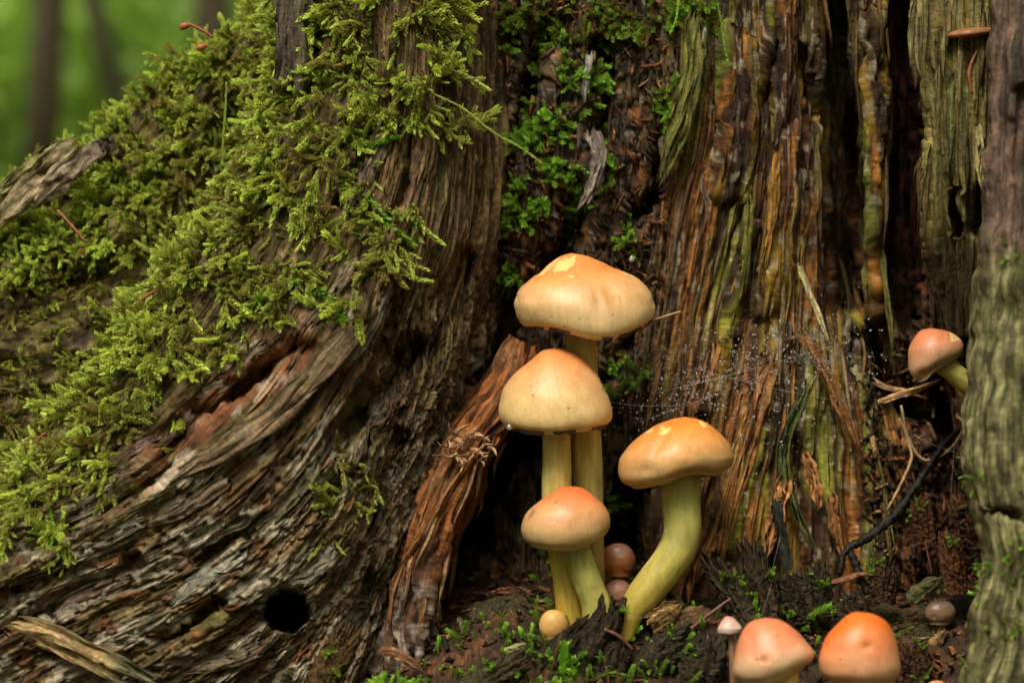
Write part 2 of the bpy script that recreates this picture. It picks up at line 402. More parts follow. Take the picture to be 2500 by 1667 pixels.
# colour of the wood itself
m1 = smooth(-0.4, 0.5, fbm(T / 22, S / 240, 120, 4)); c = mixc((0.046, 0.026, 0.011), (0.185, 0.118, 0.052), m1)
c = mixc(c, (0.160, 0.090, 0.052), 0.75 * smooth(0.1, 0.5, noise(T / 45, S / 500, 121)))
c = mixc(c, (0.095, 0.085, 0.022), 0.55 * smooth(0.0, 0.5, fbm(T / 60, S / 120, 122)) )
gm = smooth(0.06, 0.26, fbm(T / 60, S / 150, 123, 5, 0.6) + 0.30 * smooth(1050, 1300, V + 0.2 * U - 40) - 0.16)
c = mixc(c, (0.250, 0.212, 0.145), 0.9 * gm * smooth(700, 1000, V + 0.15 * U))
om = smooth(0.25, 0.5, fbm(T / 30, S / 70, 124, 4)) * smooth(900, 1300, V); c = mixc(c, (0.15, 0.052, 0.018), 0.8 * om)
cr = np.exp(-(dist_poly(U, V, crev[0][0]) / 52) ** 2); c = mixc(c, (0.16, 0.052, 0.022), np.clip(cr * 1.1, 0, 1) * smooth(-0.4, 0.3, noise(T / 14, S / 120, 125)))
bm = smooth(0.22, 0.42, fbm(T / 22, S / 34, 126, 5, 0.65) + 0.22 * np.exp(-(dist_poly(U, V, [(960, 900), (880, 1080), (800, 1200)]) / 110) ** 2)) * np.maximum(rotm, 0.6 * smooth(760, 860, U)); c = mixc(c, (0.030, 0.024, 0.018), 0.85 * bm)
c = mixc(c, (0.060, 0.050, 0.016), 0.7 * smooth(230, 60, dist_poly(U, V, [(760, -200), (740, 250), (560, 560), (380, 830), (120, 1120), (-200, 1260)])))
c = c * plate_tone(lvl, 5)[..., None]
root = build_surface('root', U, V, D, T, S, h, c, 'front_root', 'root', stump)

# --- back root, far left -------------------------------------------------------------------------------------
bc = [
 ([(760, -450), (700, 30), (540, 190), (400, 290), (260, 420), (40, 520), (-420, 680)], 640),
 ([(690, -450), (650, 0), (500, 150), (380, 240), (250, 365), (40, 440), (-420, 590)], 400),
 ([(720, -450), (680, 60), (560, 240), (440, 360), (300, 470), (80, 560), (-420, 710)], 330),
 ([(740, -450), (700, 200), (600, 400), (470, 540), (320, 650), (100, 740), (-420, 880)], 290),
 ([(760, -450), (720, 300), (600, 560), (450, 740), (280, 880), (80, 960), (-420, 1050)], 270),
 ([(780, -450), (740, 400), (620, 700), (470, 900), (300, 1060), (50, 1160), (-420, 1250)], 300),
]
U, V, D, T, S = loft([with_depth(c, b) for c, b in bc], 170, 260)
D = D + 200 * np.exp(-((dist_poly(U, V, [(600, 200), (590, 300), (560, 360)])) / 36) ** 2) + 90 * np.exp(-((dist_poly(U, V, [(230, 420), (120, 500), (60, 540)])) / 30) ** 2)
D = D + 45 * fbm(U / 150, V / 150, 141, 3)
h, lvl = wood_relief(T, S, 150, 0.9, 12, 20, np.full(U.shape, 0.6))
c = mixc((0.050, 0.034, 0.016), (0.14, 0.10, 0.045), smooth(-0.4, 0.5, fbm(T / 30, S / 60, 151)))
c = mixc(c, (0.13, 0.105, 0.022), 0.75 * smooth(-0.2, 0.3, fbm(T / 40, S / 40, 152)))
build_surface('back', U, V, D, T, S, h, c, 'back_root', 'root', stump)

# --- inner wall -----------------------------------------------------------------------------------------------
wc = [
 [(880, -700, 520), (880, 300, 520), (880, 900, 500), (860, 1300, 480), (850, 1700, 460)],
 [(1060, -700, 500), (1060, 300, 490), (1060, 900, 480), (1050, 1300, 480), (1040, 1700, 450)],
 [(1180, -700, 440), (1180, 300, 400), (1190, 800, 400), (1180, 1300, 430), (1170, 1700, 400)],
 [(1310, -700, 400), (1310, 300, 330), (1320, 700, 350), (1300, 1100, 430), (1290, 1450, 330), (1290, 1700, 280)],
 [(1490, -700, 400), (1500, 300, 330), (1480, 700, 340), (1450, 1100, 400), (1430, 1450, 400), (1430, 1700, 330)],
 [(1710, -700, 380), (1690, 200, 300), (1640, 500, 290), (1600, 800, 300), (1560, 1100, 310), (1540, 1450, 280), (1540, 1700, 240)],
 [(1830, -700, 380), (1830, 200, 300), (1800, 500, 290), (1740, 800, 270), (1690, 1100, 240), (1640, 1450, 180), (1620, 1700, 140)],
 [(1930, -700, 380), (1930, 300, 300), (1910, 600, 290), (1880, 900, 260), (1840, 1150, 215), (1800, 1420, 150), (1780, 1700, 110)],
 [(2025, -700, 420), (2030, 300, 340), (2030, 600, 330), (2045, 900, 310), (2060, 1150, 270), (2085, 1420, 230), (2100, 1700, 180)],
 [(2115, -700, 400), (2115, 400, 330), (2120, 700, 330), (2150, 950, 340), (2190, 1200, 330), (2215, 1420, 300), (2230, 1700, 250)],
 [(2230, -700, 420), (2220, 400, 390), (2230, 700, 390), (2270, 1000, 400), (2300, 1250, 380), (2320, 1430, 330), (2330, 1700, 260)],
 [(2390, -700, 330), (2380, 400, 330), (2390, 800, 340), (2410, 1100, 340), (2430, 1430, 300), (2440, 1700, 240)],
 [(2650, -700, 250), (2650, 400, 250), (2650, 800, 250), (2650, 1100, 250), (2650, 1430, 230), (2650, 1700, 200)],
]
U, V, D, T, S = loft(wc, 600, 700)
void = [([(2030, -200), (2045, 200), (2060, 500), (2075, 740)], 42, 420), ([(2195, -200), (2205, 300), (2200, 560), (2205, 760)], 40, 320),
        ([(1265, 1060), (1200, 1180), (1130, 1310)], 60, 420), ([(1555, 1190), (1530, 1290), (1500, 1400)], 48, 380), ([(1215, 200), (1200, 350), (1180, 520)], 30, 200),
        ([(1420, 480), (1400, 600), (1370, 640)], 45, 170), ([(1640, 330), (1590, 460), (1540, 560)], 26, 170), ([(1330, 80), (1300, 200), (1270, 330)], 34, 150),
        ([(1480, 120), (1500, 260), (1470, 360)], 34, 130), ([(1880, -200), (1890, 80), (1870, 260)], 14, 120), ([(2120, 820), (2160, 960), (2220, 1030)], 42, 220),
        ([(2290, 960), (2320, 1080), (2330, 1180)], 45, 200), ([(1560, 760), (1500, 900), (1450, 1050)], 20, 90), ([(1960, 120), (1975, 300)], 12, 90),
        ([(1780, 300), (1750, 360)], 10, 60), ([(1250, 700), (1240, 860), (1220, 960)], 40, 150)]
wob = 16 * noise(U / 40, V / 420, 191) + 7 * noise(U / 14, V / 200, 192)
for poly, wd, dp in void:
    D = D + dp * np.exp(-(np.maximum(dist_poly(U, V, poly) + wob * min(1, wd / 26), 0) / wd) ** 4)
proud = [([(2130, 60), (2120, 400), (2115, 700)], 26, -60), ([(1800, 120), (1790, 330), (1770, 460)], 30, -35),
         ([(1935, 330), (1910, 620), (1870, 760)], 24, -40), ([(1830, 560), (1790, 800), (1720, 1000)], 20, -35), ([(1880, 820), (1830, 1050), (1760, 1330)], 36, -45)]
for poly, wd, dp in proud:
    D = D + dp * np.exp(-((dist_poly(U, V, poly) + wob * 0.5) / wd) ** 4)
rotm = smooth(1700, 1500, U) * 0.45 + smooth(2120, 2260, U) * smooth(500, 900, V) * 0.9 + 0.05
h, lvl = wood_relief(T, S, 200, 1.0, 9, 40, np.clip(rotm, 0, 1), 1.7)
h = h + 16 * (1 - 2 * np.abs(noise(T / 42, S / 900, 230))) + 7 * (1 - 2 * np.abs(noise(T / 12, S / 300, 231))) + 4 * (1 - 2 * np.abs(noise(T / 6, S / 140, 232)))
z = fbm(T / 20 + 1.5 * noise(T / 60, S / 300, 240), S / 420, 241, 4)
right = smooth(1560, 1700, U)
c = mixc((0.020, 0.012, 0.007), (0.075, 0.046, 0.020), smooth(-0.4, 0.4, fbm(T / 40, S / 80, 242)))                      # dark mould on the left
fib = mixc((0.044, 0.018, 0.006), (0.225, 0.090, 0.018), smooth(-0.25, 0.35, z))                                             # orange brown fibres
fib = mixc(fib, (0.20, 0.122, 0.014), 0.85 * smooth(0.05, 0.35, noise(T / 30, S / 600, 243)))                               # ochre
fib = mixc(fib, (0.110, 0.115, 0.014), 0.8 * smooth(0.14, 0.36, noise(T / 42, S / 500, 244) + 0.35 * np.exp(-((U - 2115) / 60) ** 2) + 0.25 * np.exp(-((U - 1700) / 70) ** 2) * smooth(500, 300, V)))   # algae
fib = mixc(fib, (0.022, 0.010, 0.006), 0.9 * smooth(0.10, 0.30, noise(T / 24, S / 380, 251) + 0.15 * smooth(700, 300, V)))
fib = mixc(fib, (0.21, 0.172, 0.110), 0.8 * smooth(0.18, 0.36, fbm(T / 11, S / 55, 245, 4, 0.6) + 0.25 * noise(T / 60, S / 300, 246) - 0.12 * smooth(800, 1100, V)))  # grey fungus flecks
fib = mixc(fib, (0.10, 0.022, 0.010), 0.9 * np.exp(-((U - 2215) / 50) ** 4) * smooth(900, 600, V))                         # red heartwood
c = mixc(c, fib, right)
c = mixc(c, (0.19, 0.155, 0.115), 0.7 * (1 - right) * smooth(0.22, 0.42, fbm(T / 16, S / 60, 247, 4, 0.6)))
c = mixc(c, (0.17, 0.062, 0.018), 0.7 * (1 - right) * smooth(0.25, 0.45, fbm(T / 30, S / 50, 248, 4)))
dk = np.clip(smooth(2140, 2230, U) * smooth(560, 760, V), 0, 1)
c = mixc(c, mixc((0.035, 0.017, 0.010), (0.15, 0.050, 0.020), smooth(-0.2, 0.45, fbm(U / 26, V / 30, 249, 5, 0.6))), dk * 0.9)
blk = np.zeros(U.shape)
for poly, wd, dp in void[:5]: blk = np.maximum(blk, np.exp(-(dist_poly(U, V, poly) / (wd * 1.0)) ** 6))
c = mixc(c, (0.012, 0.008, 0.006), 0.9 * blk * smooth(-0.5, 0.1, fbm(T / 14, S / 50, 250)))                                # voids painted near black: their shade put into the colour
c = c * plate_tone(lvl, 6, 0.45, 1.4)[..., None] * (1 + 0.5 * smooth(780, 1050, V) * smooth(1560, 1650, U))[..., None]
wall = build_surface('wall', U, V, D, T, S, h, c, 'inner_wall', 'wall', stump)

# --- torn orange slab beside the black hollow ---------------------------------------------------------------
sc_ = [
 [(1262, 830, 340), (1180, 950, 300), (1068, 1095, 250), (1000, 1250, 215), (945, 1420, 180), (912, 1600, 150), (900, 1800, 130)],
 [(1272, 836, 260), (1198, 955, 190), (1092, 1095, 140), (1028, 1250, 110), (970, 1420, 88), (938, 1600, 66), (930, 1800, 55)],
 [(1290, 845, 230), (1238, 970, 150), (1140, 1105, 95), (1070, 1255, 75), (1008, 1420, 58), (985, 1600, 36), (985, 1800, 25)],
 [(1302, 855, 250), (1270, 990, 175), (1180, 1115, 125), (1108, 1260, 105), (1050, 1405, 85), (1035, 1580, 64), (1045, 1800, 50)],
 [(1308, 860, 420), (1276, 1000, 390), (1188, 1122, 370), (1116, 1275, 340), (1060, 1412, 310), (1066, 1590, 280), (1075, 1800, 250)],
]
U, V, D, T, S = loft(sc_, 140, 420)
h, lvl = wood_relief(T, S, 300, 1.0, 10, 40, np.full(U.shape, 0.12), 1.6); h = h + 14 * (1 - 2 * np.abs(noise(T / 24, S / 380, 309)))
U = U + 14 * noise(T / 40, S / 80, 305) * smooth(100, 160, T)
z = fbm(T / 14, S / 220, 310, 4)
c = mixc((0.065, 0.022, 0.008), (0.32, 0.110, 0.026), smooth(-0.35, 0.35, z)); c = mixc(c, (0.30, 0.145, 0.06), 0.6 * smooth(0.15, 0.45, noise(T / 20, S / 90, 311)))
gl = smooth(1330, 1480, V + 40 * noise(U / 40, V / 60, 312)); c = mixc(c, mixc((0.055, 0.035, 0.022), (0.25, 0.23, 0.19), smooth(-0.1, 0.25, fbm(U / 26, V / 40, 313, 5, 0.6))), 0.8 * gl)
c = c * plate_tone(lvl, 7, 0.6, 1.4)[..., None]
c = c * 0.82
slab = build_surface('slab', U, V, D, T, S, h, c, 'torn_slab', 'wall', stump)

# --- hanging shredded slab, upper right ------------------------------------------------------------------------
hc = [
 [(2262, -700, 300), (2262, 0, 280), (2285, 300, 280), (2290, 450, 300), (2300, 620, 330), (2330, 820, 360)],
 [(2245, -700, 160), (2245, 0, 130), (2268, 300, 125), (2276, 450, 140), (2285, 620, 200), (2315, 820, 280)],
 [(2300, -700, 120), (2300, 0, 90), (2310, 300, 85), (2315, 450, 105), (2330, 620, 170), (2345, 820, 250)],
 [(2370, -700, 110), (2370, 0, 80), (2370, 300, 75), (2372, 450, 95), (2375, 620, 150), (2380, 820, 230)],
 [(2470, -700, 120), (2470, 0, 90), (2460, 300, 90), (2460, 450, 100), (2460, 620, 150), (2460, 820, 230)],
]
U, V, D, T, S = loft(hc, 90, 300)
U = U + (9 * noise(U / 60, V / 80, 401) + 5 * noise(U / 20, V / 16, 402)) * smooth(2330, 2250, U)
D = D + 130 * np.exp(-(dist_poly(U, V, [(2400, 470), (2395, 560)]) / 22) ** 4) + 120 * np.exp(-(dist_poly(U, V, [(2340, 480), (2335, 560)]) / 12) ** 4)
h, lvl = wood_relief(T, S, 410, 0.8, 14, 46, None, 2.5); h = h + 16 * (1 - 2 * np.abs(noise(T / 18, S / 700, 419)))
c = mixc((0.10, 0.085, 0.030), (0.235, 0.190, 0.065), smooth(-0.35, 0.4, fbm(T / 16, S / 240, 420, 4)))
c = mixc(c, (0.13, 0.14, 0.055), 0.6 * smooth(0, 0.4, fbm(T / 40, S / 90, 421))); c = mixc(c, (0.26, 0.18, 0.04), 0.6 * smooth(0.15, 0.4, noise(T / 14, S / 180, 422)))
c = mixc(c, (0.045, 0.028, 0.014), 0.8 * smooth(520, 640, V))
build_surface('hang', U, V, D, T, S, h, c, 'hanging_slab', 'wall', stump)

# --- outer post, near the lens --------------------------------------------------------------------------------
e0 = [(2428, -700), (2424, 0), (2412, 300), (2406, 560), (2385, 700), (2370, 900), (2360, 1000), (2360, 1150), (2372, 1240), (2402, 1300), (2405, 1400), (2388, 1500), (2370, 1600), (2350, 1700), (2320, 1900)]
oc = [[(u + 24, v, 60) for u, v in e0], [(u, v, -330) for u, v in e0], [(u + 55, v, -420) for u, v in e0], [(u * 0.3 + 2550 * 0.7 + 20, v, -450) for u, v in e0], [(2720, v, -400) for u, v in e0], [(2900, v, 0) for u, v in e0]]
U, V, D, T, S = loft(oc, 120, 420)
U = U + (12 * noise(U * 0 + 3, V / 90, 520) + 3 * noise(U * 0 + 9, V / 24, 521)) * smooth(2560, 2420, U)
D = D + 60 * np.exp(-(dist_poly(U, V, [(2420, 1245), (2500, 1262)]) / 9) ** 2) + 40 * np.exp(-(dist_poly(U, V, [(2490, 230), (2488, 420)]) / 14) ** 2)
h, lvl = wood_relief(T, S, 500, 0.9, 9, 30, None, 3.0); h = h + 7 * (1 - 2 * np.abs(noise(T / 14, S / 200, 531)))
gr = mixc((0.075, 0.068, 0.024), (0.225, 0.205, 0.088), smooth(-0.35, 0.35, fbm(T / 24, S / 120, 510, 4)))
gr = mixc(gr, (0.085, 0.115, 0.022), 0.6 * smooth(0.2, 0.5, fbm(T / 50, S / 70, 512)))
br = mixc((0.050, 0.036, 0.026), (0.16, 0.095, 0.065), smooth(-0.3, 0.4, fbm(T / 30, S / 200, 511, 4)))
dkf = smooth(0.12, 0.3, noise(T / 14, S / 90, 515)); gr = mixc(gr, (0.030, 0.024, 0.012), 0.8 * dkf)
c = mixc(br, gr, np.clip(smooth(560, 680, V + 50 * noise(U / 50, V / 60, 513)) + 0.6 * np.exp(-((T - 190) / 60) ** 2), 0, 1))
build_surface('post', U, V, D, T, S, h, c, 'outer_post', 'post', stump)

# ------------------------------------------------------------------ floor of wood mould and the forest floor
def floor_z(x, y):
    """height of the rubble floor in front of the hollow, in metres (world)"""
    z = 0.16 * np.clip(y, 0, 0.06) - 0.022 * smooth(0.0, -0.05, x) - 0.007 * smooth(0.05, 0.09, x) * smooth(0.04, 0.0, y)
    z = z - 0.013 * smooth(0.002, -0.018, y) - 0.30 * np.clip(-y - 0.012, 0, 0.06)
    return z - 0.03 * smooth(0.20, 0.30, np.hypot(x, y * 0.8))
gx, gy = np.meshgrid(np.linspace(-0.34, 0.34, 420), np.linspace(-0.27, 0.12, 260), indexing='ij')
gz = floor_z(gx, gy) + 0.0030 * fbm(gx * 50, gy * 50, 601, 4, 0.6) + 0.0022 * np.abs(noise(gx * 160, gy * 160, 602)) + 0.0008 * noise(gx * 520, gy * 520, 603)
c = mixc((0.022, 0.013, 0.008), (0.11, 0.045, 0.018), smooth(-0.2, 0.5, fbm(gx * 120, gy * 120, 604, 5, 0.65)))
c = mixc(c, (0.05, 0.045, 0.014), 0.7 * smooth(0.05, 0.4, fbm(gx * 40, gy * 40, 605)))
me = make_mesh('rubble_floor', np.stack([gx, gy, gz], -1), grid_faces(*gx.shape), M['soil'], {'col': c}, np.stack([gx, gy], -1) * 100)
tag(add('ground', me), 'dark crumbly floor of rotten wood mould inside the stump', None, None, 'structure')
m, t, b, o = nodes('forest_floor_litter')
tc = N(t, 'ShaderNodeTexCoord'); n1 = N(t, 'ShaderNodeTexNoise'); n1.inputs['Scale'].default_value = 1.3; n1.inputs['Detail'].default_value = 6
t.links.new(tc.outputs['Object'], n1.inputs[0]); cr = N(t, 'ShaderNodeValToRGB'); cr.color_ramp.elements[0].color = (0.085, 0.050, 0.018, 1); cr.color_ramp.elements[0].position = 0.4
cr.color_ramp.elements[1].color = (0.045, 0.075, 0.015, 1); cr.color_ramp.elements[1].position = 0.62
t.links.new(n1.outputs[0], cr.inputs[0]); t.links.new(cr.outputs[0], b.inputs['Base Color']); b.inputs['Roughness'].default_value = 0.9
gx, gy = np.meshgrid(np.concatenate([np.linspace(-150, -8, 8), np.linspace(-7, 7, 60), np.linspace(8, 150, 8)]), np.concatenate([np.linspace(-150, -8, 8), np.linspace(-7, 14, 80), np.linspace(16, 150, 8)]), indexing='ij')
gz = -0.055 + 0.05 * fbm(gx * 0.5, gy * 0.5, 611, 3) * smooth(0.6, 3, np.hypot(gx, gy))
tag(add('forest_floor', make_mesh('forest_floor', np.stack([gx, gy, gz], -1), grid_faces(*gx.shape), m)), 'brown and green forest floor beyond the stump', None, None, 'structure')

# ------------------------------------------------------------------ splinters, strips and frayed fibres of the stump
def wood_colour(base, n, seed, var=0.35):
    r_ = np.random.default_rng(seed)
    return np.clip(np.asarray(base)[None] * (1 + var * r_.uniform(-1, 1, (n, 1)) + 0.12 * r_.uniform(-1, 1, (n, 3))), 0.004, 1)

def splinter(path_w, width, thick, seed, sides=5, ends=(0.25, 0.05), jag=0.22, normal=None):
    """flat tapering sliver along a world path; width and thick in photo pixels"""
    n = len(path_w); x = np.linspace(0, 1, n)
    r_ = np.random.default_rng(seed)
    prof = np.minimum(1, np.minimum(ends[0] + x / 0.18, ends[1] + (1 - x) / 0.35)) * (1 + 0.18 * r_.uniform(-1, 1, n))
    return tube(path_w, prof * width * 0.5 * K, sides, thick / width, normal, jag, seed)

def ragged(path_w, width, thick, seed, cols=3, ends=(0.6, 0.15), jag=0.2, normal=None, brk=0.14):
    """flat strip of wood along a world path: ridged along the grain, every column of fibres breaking off at its own length"""
    r_ = np.random.default_rng(seed); n = len(path_w); m = cols
    s0 = r_.uniform(0, 0.10, m) * 1.2; s1 = 1 - np.abs(r_.normal(0, brk, m)); s1[r_.integers(m)] = 1.0; s0[r_.integers(m)] = 0
    s1 = np.clip(s1, 0.55, 1)
    x = np.linspace(0, 1, n); L = np.linspace(-0.5, 0.5, m)
    tan = np.gradient(path_w, axis=0); tan /= np.linalg.norm(tan, axis=1)[:, None] + 1e-12
    ref = np.array(normal if normal is not None else -FWD, float)
    b = np.cross(tan, ref); b /= np.linalg.norm(b, axis=1)[:, None] + 1e-12; c = np.cross(b, tan)
    prof = np.minimum(1, np.minimum(ends[0] + x / 0.15, ends[1] + (1 - x) / 0.45))
    top = np.zeros((n, m, 3)); bot = np.zeros((n, m, 3)); ss = np.zeros((n, m))
    for j in range(m):
        sj = s0[j] + (s1[j] - s0[j]) * x; ss[:, j] = sj
        ip = lambda A: np.stack([np.interp(sj, x, A[:, k]) for k in range(3)], 1)
        pj, bj, cj, wj = ip(path_w), ip(b), ip(c), np.interp(sj, x, prof)
        wob = noise(sj * 5 + j * 3.1, np.full(n, seed * 0.77), seed) * jag
        pj = pj + bj * ((L[j] + 0.30 * wob) * width * wj * K)[:, None]
        hgt = thick * (0.5 - 1.3 * L[j] ** 2 + 0.55 * r_.uniform(-1, 1) + 0.5 * noise(sj * 9, np.full(n, j * 5.3), seed + 1)) * np.minimum(1, wj + 0.2)
        top[:, j] = pj + cj * (hgt * K)[:, None]; bot[:, j] = pj - cj * (thick * 0.55 * wj * K)[:, None]
    V = np.concatenate([top.reshape(-1, 3), bot.reshape(-1, 3)]); g = grid_faces(n, m); o_ = n * m
    F = [g, g[:, ::-1] + o_]
    i = np.arange(n - 1); j = np.arange(m - 1)
    for q in (0, m - 1): F.append(np.stack([i * m + q, (i + 1) * m + q, (i + 1) * m + q + o_, i * m + q + o_], 1))
    for q in (0, n - 1): F.append(np.stack([q * m + j, q * m + j + 1, q * m + j + 1 + o_, q * m + j + o_], 1))
    uv = np.stack([np.tile(L * width / 100, n), (ss * np.linalg.norm(np.diff(path_w, axis=0), axis=1).sum() * 100).ravel()], 1) + np.array([seed * 0.37, seed * 0.7])
    return V, np.concatenate(F), np.vstack([uv, uv]), np.tile(r_.uniform(0.7, 1.3, m), n * 2)

def add_splinter(name, path_w, width, thick, col, parent, seed, base, mat='wall', sides=5, ends=(0.5, 0.05), jag=0.3, cols=None, brk=0.14):
    cols = cols or (3 if width < 24 else 7)
    v, f, uv, tone = ragged(path_w, width, thick, seed, cols, ends, max(jag, 0.3), None, brk)
    return part(name, v, f, M[mat], parent, {'col': np.clip(wood_colour(col, len(v), seed, 0.2) * tone[:, None], 0.004, 1)}, uv, base, ss=False)

SB = np.array(stump.location)
def strand(key, it, is0, length_px, n, lift0, lift1, bow=0.0, side=0.0):
    """world path following a surface's grain from (it, is0)"""
    s_ = SURF[key]; dS = s_['S'][0, 1] - s_['S'][0, 0]; nt_, ns_ = s_['U'].shape
    idx = np.clip(np.linspace(is0, is0 + length_px / dS, n), 0, ns_ - 1).astype(int); it = int(np.clip(it, 0, nt_ - 1))
    sm = max(2, int(8 / max(s_['T'][1, 0], 0.1)))
    lo, hi = max(0, it - sm), min(nt_, it + sm + 1)
    pts = s_['P'][lo:hi, idx].mean(0); nn = s_['n'][it, idx]
    x = np.linspace(0, 1, n)
    off = lift0 * (1 - x) + lift1 * x + bow * np.sin(math.pi * x)
    p = pts + nn * (off * K)[:, None]
    if n > 4: p[1:-1] = (p[:-2] + 2 * p[1:-1] + p[2:]) / 4
    return p + RGT * (side * x * K)[:, None]

pal_wall = [(0.23, 0.085, 0.02), (0.17, 0.098, 0.02), (0.08, 0.032, 0.012), (0.075, 0.072, 0.014), (0.18, 0.14, 0.10), (0.035, 0.016, 0.008), (0.27, 0.11, 0.03)]
s_ = SURF['wall']; cnt = 0; tries = 0
rr = random.Random(11)
while cnt < 250 and tries < 3000:
    tries += 1
    it = rr.randrange(5, s_['U'].shape[0] - 5); js = rr.randrange(60, s_['U'].shape[1] - 60)
    u, v = s_['U'][it, js], s_['V'][it, js]
    if not (1200 < u < 2400 and -120 < v < 1380): continue
    if u < 1640 and rr.random() < 0.6: continue
    low = v > 850 and 1600 < u < 2150
    L = rr.uniform(70, 320) if not low else rr.uniform(120, 380); wd = rr.uniform(4, 13) * (1.35 if low else 1)
    pth = strand('wall', it, js, L, 8, rr.uniform(-2, 8), rr.uniform(0, 16) if not low else rr.uniform(4, 36), rr.uniform(0, 8), rr.uniform(-10, 10))
    lc = s_['col'][max(0, it - 3):it + 4, js:js + 60].reshape(-1, 3).mean(0) * rr.uniform(0.6, 1.7)
    if low: ci = rr.choice([0, 0, 6, 6, 1, 2, 3])
    else: ci = rr.choice([0, 1, 2, 3, 3, 4, 4, 5, 5, 2] if u > 1640 else [2, 5, 5, 3, 4])
    add_splinter('wood_splinter', pth, wd, wd * rr.uniform(0.3, 0.6), lc * 0.75 + 0.25 * np.array(pal_wall[ci]), wall, 1000 + cnt, SB, brk=0.25); cnt += 1
pal_root = [(0.13, 0.088, 0.044), (0.075, 0.047, 0.024), (0.15, 0.086, 0.05), (0.10, 0.085, 0.028), (0.04, 0.025, 0.013), (0.18, 0.15, 0.10)]
s_ = SURF['root']; cnt = 0
while cnt < 240:
    it = rr.randrange(60, s_['U'].shape[0] - 50); js = rr.randrange(60, s_['U'].shape[1] - 80)
    u, v = s_['U'][it, js], s_['V'][it, js]
    if not (-80 < u < 1150 and 250 < v < 1640): continue
    if np.hypot(u - 700, v - 1492) < 130 or np.hypot(u - 800, v - 1420) < 130: continue
    L = rr.uniform(50, 230); wd = rr.uniform(4, 15)
    pth = strand('root', it, js, L, 8, rr.uniform(-3, 4), rr.uniform(-2, 14), rr.uniform(0, 7), 0)
    add_splinter('wood_flake', pth, wd, wd * rr.uniform(0.2, 0.4), s_['col'][max(0, it - 3):it + 4, js:js + 40].reshape(-1, 3).mean(0) * rr.uniform(0.7, 1.6), root, 2000 + cnt, SB, 'root', brk=0.25); cnt += 1
s_ = SURF['hang']; cnt = 0
hang = s_['obj']
while cnt < 26:
    it = rr.randrange(8, s_['U'].shape[0] - 10); js = rr.randrange(90, 230)
    L = rr.uniform(100, 300); wd = rr.uniform(8, 20)
    pth = strand('hang', it, js, L, 8, 0, rr.uniform(4, 40), 4, rr.uniform(-14, 8))
    add_splinter('wood_shred', pth, wd, wd * 0.35, rr.choice([(0.20, 0.165, 0.06), (0.13, 0.12, 0.04), (0.24, 0.18, 0.07), (0.15, 0.10, 0.04)]), hang, 3000 + cnt, SB); cnt += 1
s_ = SURF['slab']; cnt = 0
while cnt < 60:
    it = rr.randrange(15, s_['U'].shape[0] - 20); js = rr.randrange(60, 280)
    L = rr.uniform(70, 220); wd = rr.uniform(5, 14)
    pth = strand('slab', it, js, L, 7, 0, rr.uniform(2, 26), 5, rr.uniform(-8, 14))
    add_splinter('wood_shred', pth, wd, wd * 0.4, rr.choice([(0.33, 0.15, 0.055), (0.24, 0.10, 0.035), (0.12, 0.05, 0.02), (0.38, 0.22, 0.11)]), slab, 3300 + cnt, SB); cnt += 1
def hug(key, pts, n, lift):
    q, _ = catmull(pts, n); s_ = SURF[key]; out = []
    for u, v in q:
        k_ = np.argmin((s_['U'] - u) ** 2 + (s_['V'] - v) ** 2); i, j = np.unravel_index(k_, s_['U'].shape)
        a, b_ = max(0, i - 6), i + 7; c_, d_ = max(0, j - 6), j + 7
        out.append(s_['P'][a:b_, c_:d_].reshape(-1, 3).mean(0) + s_['n'][i, j] * lift * K)
    out = np.array(out)
    for _ in range(3): out[1:-1] = (out[:-2] + 2 * out[1:-1] + out[2:]) / 4
    return out
planks = [([(890, 770), (730, 955), (560, 1085), (400, 1185)], 62, (0.155, 0.105, 0.055)), ([(640, 1235), (540, 1300), (440, 1345)], 40, (0.22, 0.195, 0.14)), ([(600, 1335), (500, 1410), (410, 1480)], 46, (0.23, 0.21, 0.155)),
          ([(360, 1255), (250, 1310), (120, 1360)], 46, (0.20, 0.175, 0.12)), ([(420, 1190), (280, 1270), (130, 1370), (0, 1430)], 22, (0.17, 0.13, 0.055)), ([(560, 1165), (460, 1235), (340, 1290)], 38, (0.165, 0.115, 0.075)),
          ([(330, 1400), (230, 1450), (120, 1510)], 34, (0.19, 0.125, 0.085)), ([(660, 830), (560, 915), (450, 985)], 34, (0.15, 0.11, 0.065)), ([(470, 985), (390, 1065), (310, 1120)], 40, (0.14, 0.085, 0.06)),
          ([(870, 620), (800, 740), (730, 830)], 34, (0.145, 0.11, 0.062)), ([(960, 660), (900, 800), (830, 920)], 28, (0.17, 0.145, 0.095)), ([(780, 1120), (700, 1230), (610, 1310)], 40, (0.13, 0.11, 0.06)),
          ([(820, 1330), (760, 1400), (680, 1430)], 44, (0.18, 0.16, 0.115)), ([(640, 1570), (540, 1610), (440, 1640)], 40, (0.16, 0.12, 0.075)), ([(900, 1010), (860, 1110), (800, 1190)], 36, (0.125, 0.105, 0.05)), ([(250, 1180), (160, 1230), (40, 1290)], 26, (0.15, 0.10, 0.065))]
for i, (pts, wd, colr) in enumerate(planks):
    add_splinter('wood_plank', hug('root', pts, 30, 7), wd, 7, colr, root, 4500 + i, SB, 'root', jag=0.7, ends=(0.45, 0.3), cols=9, brk=0.12)
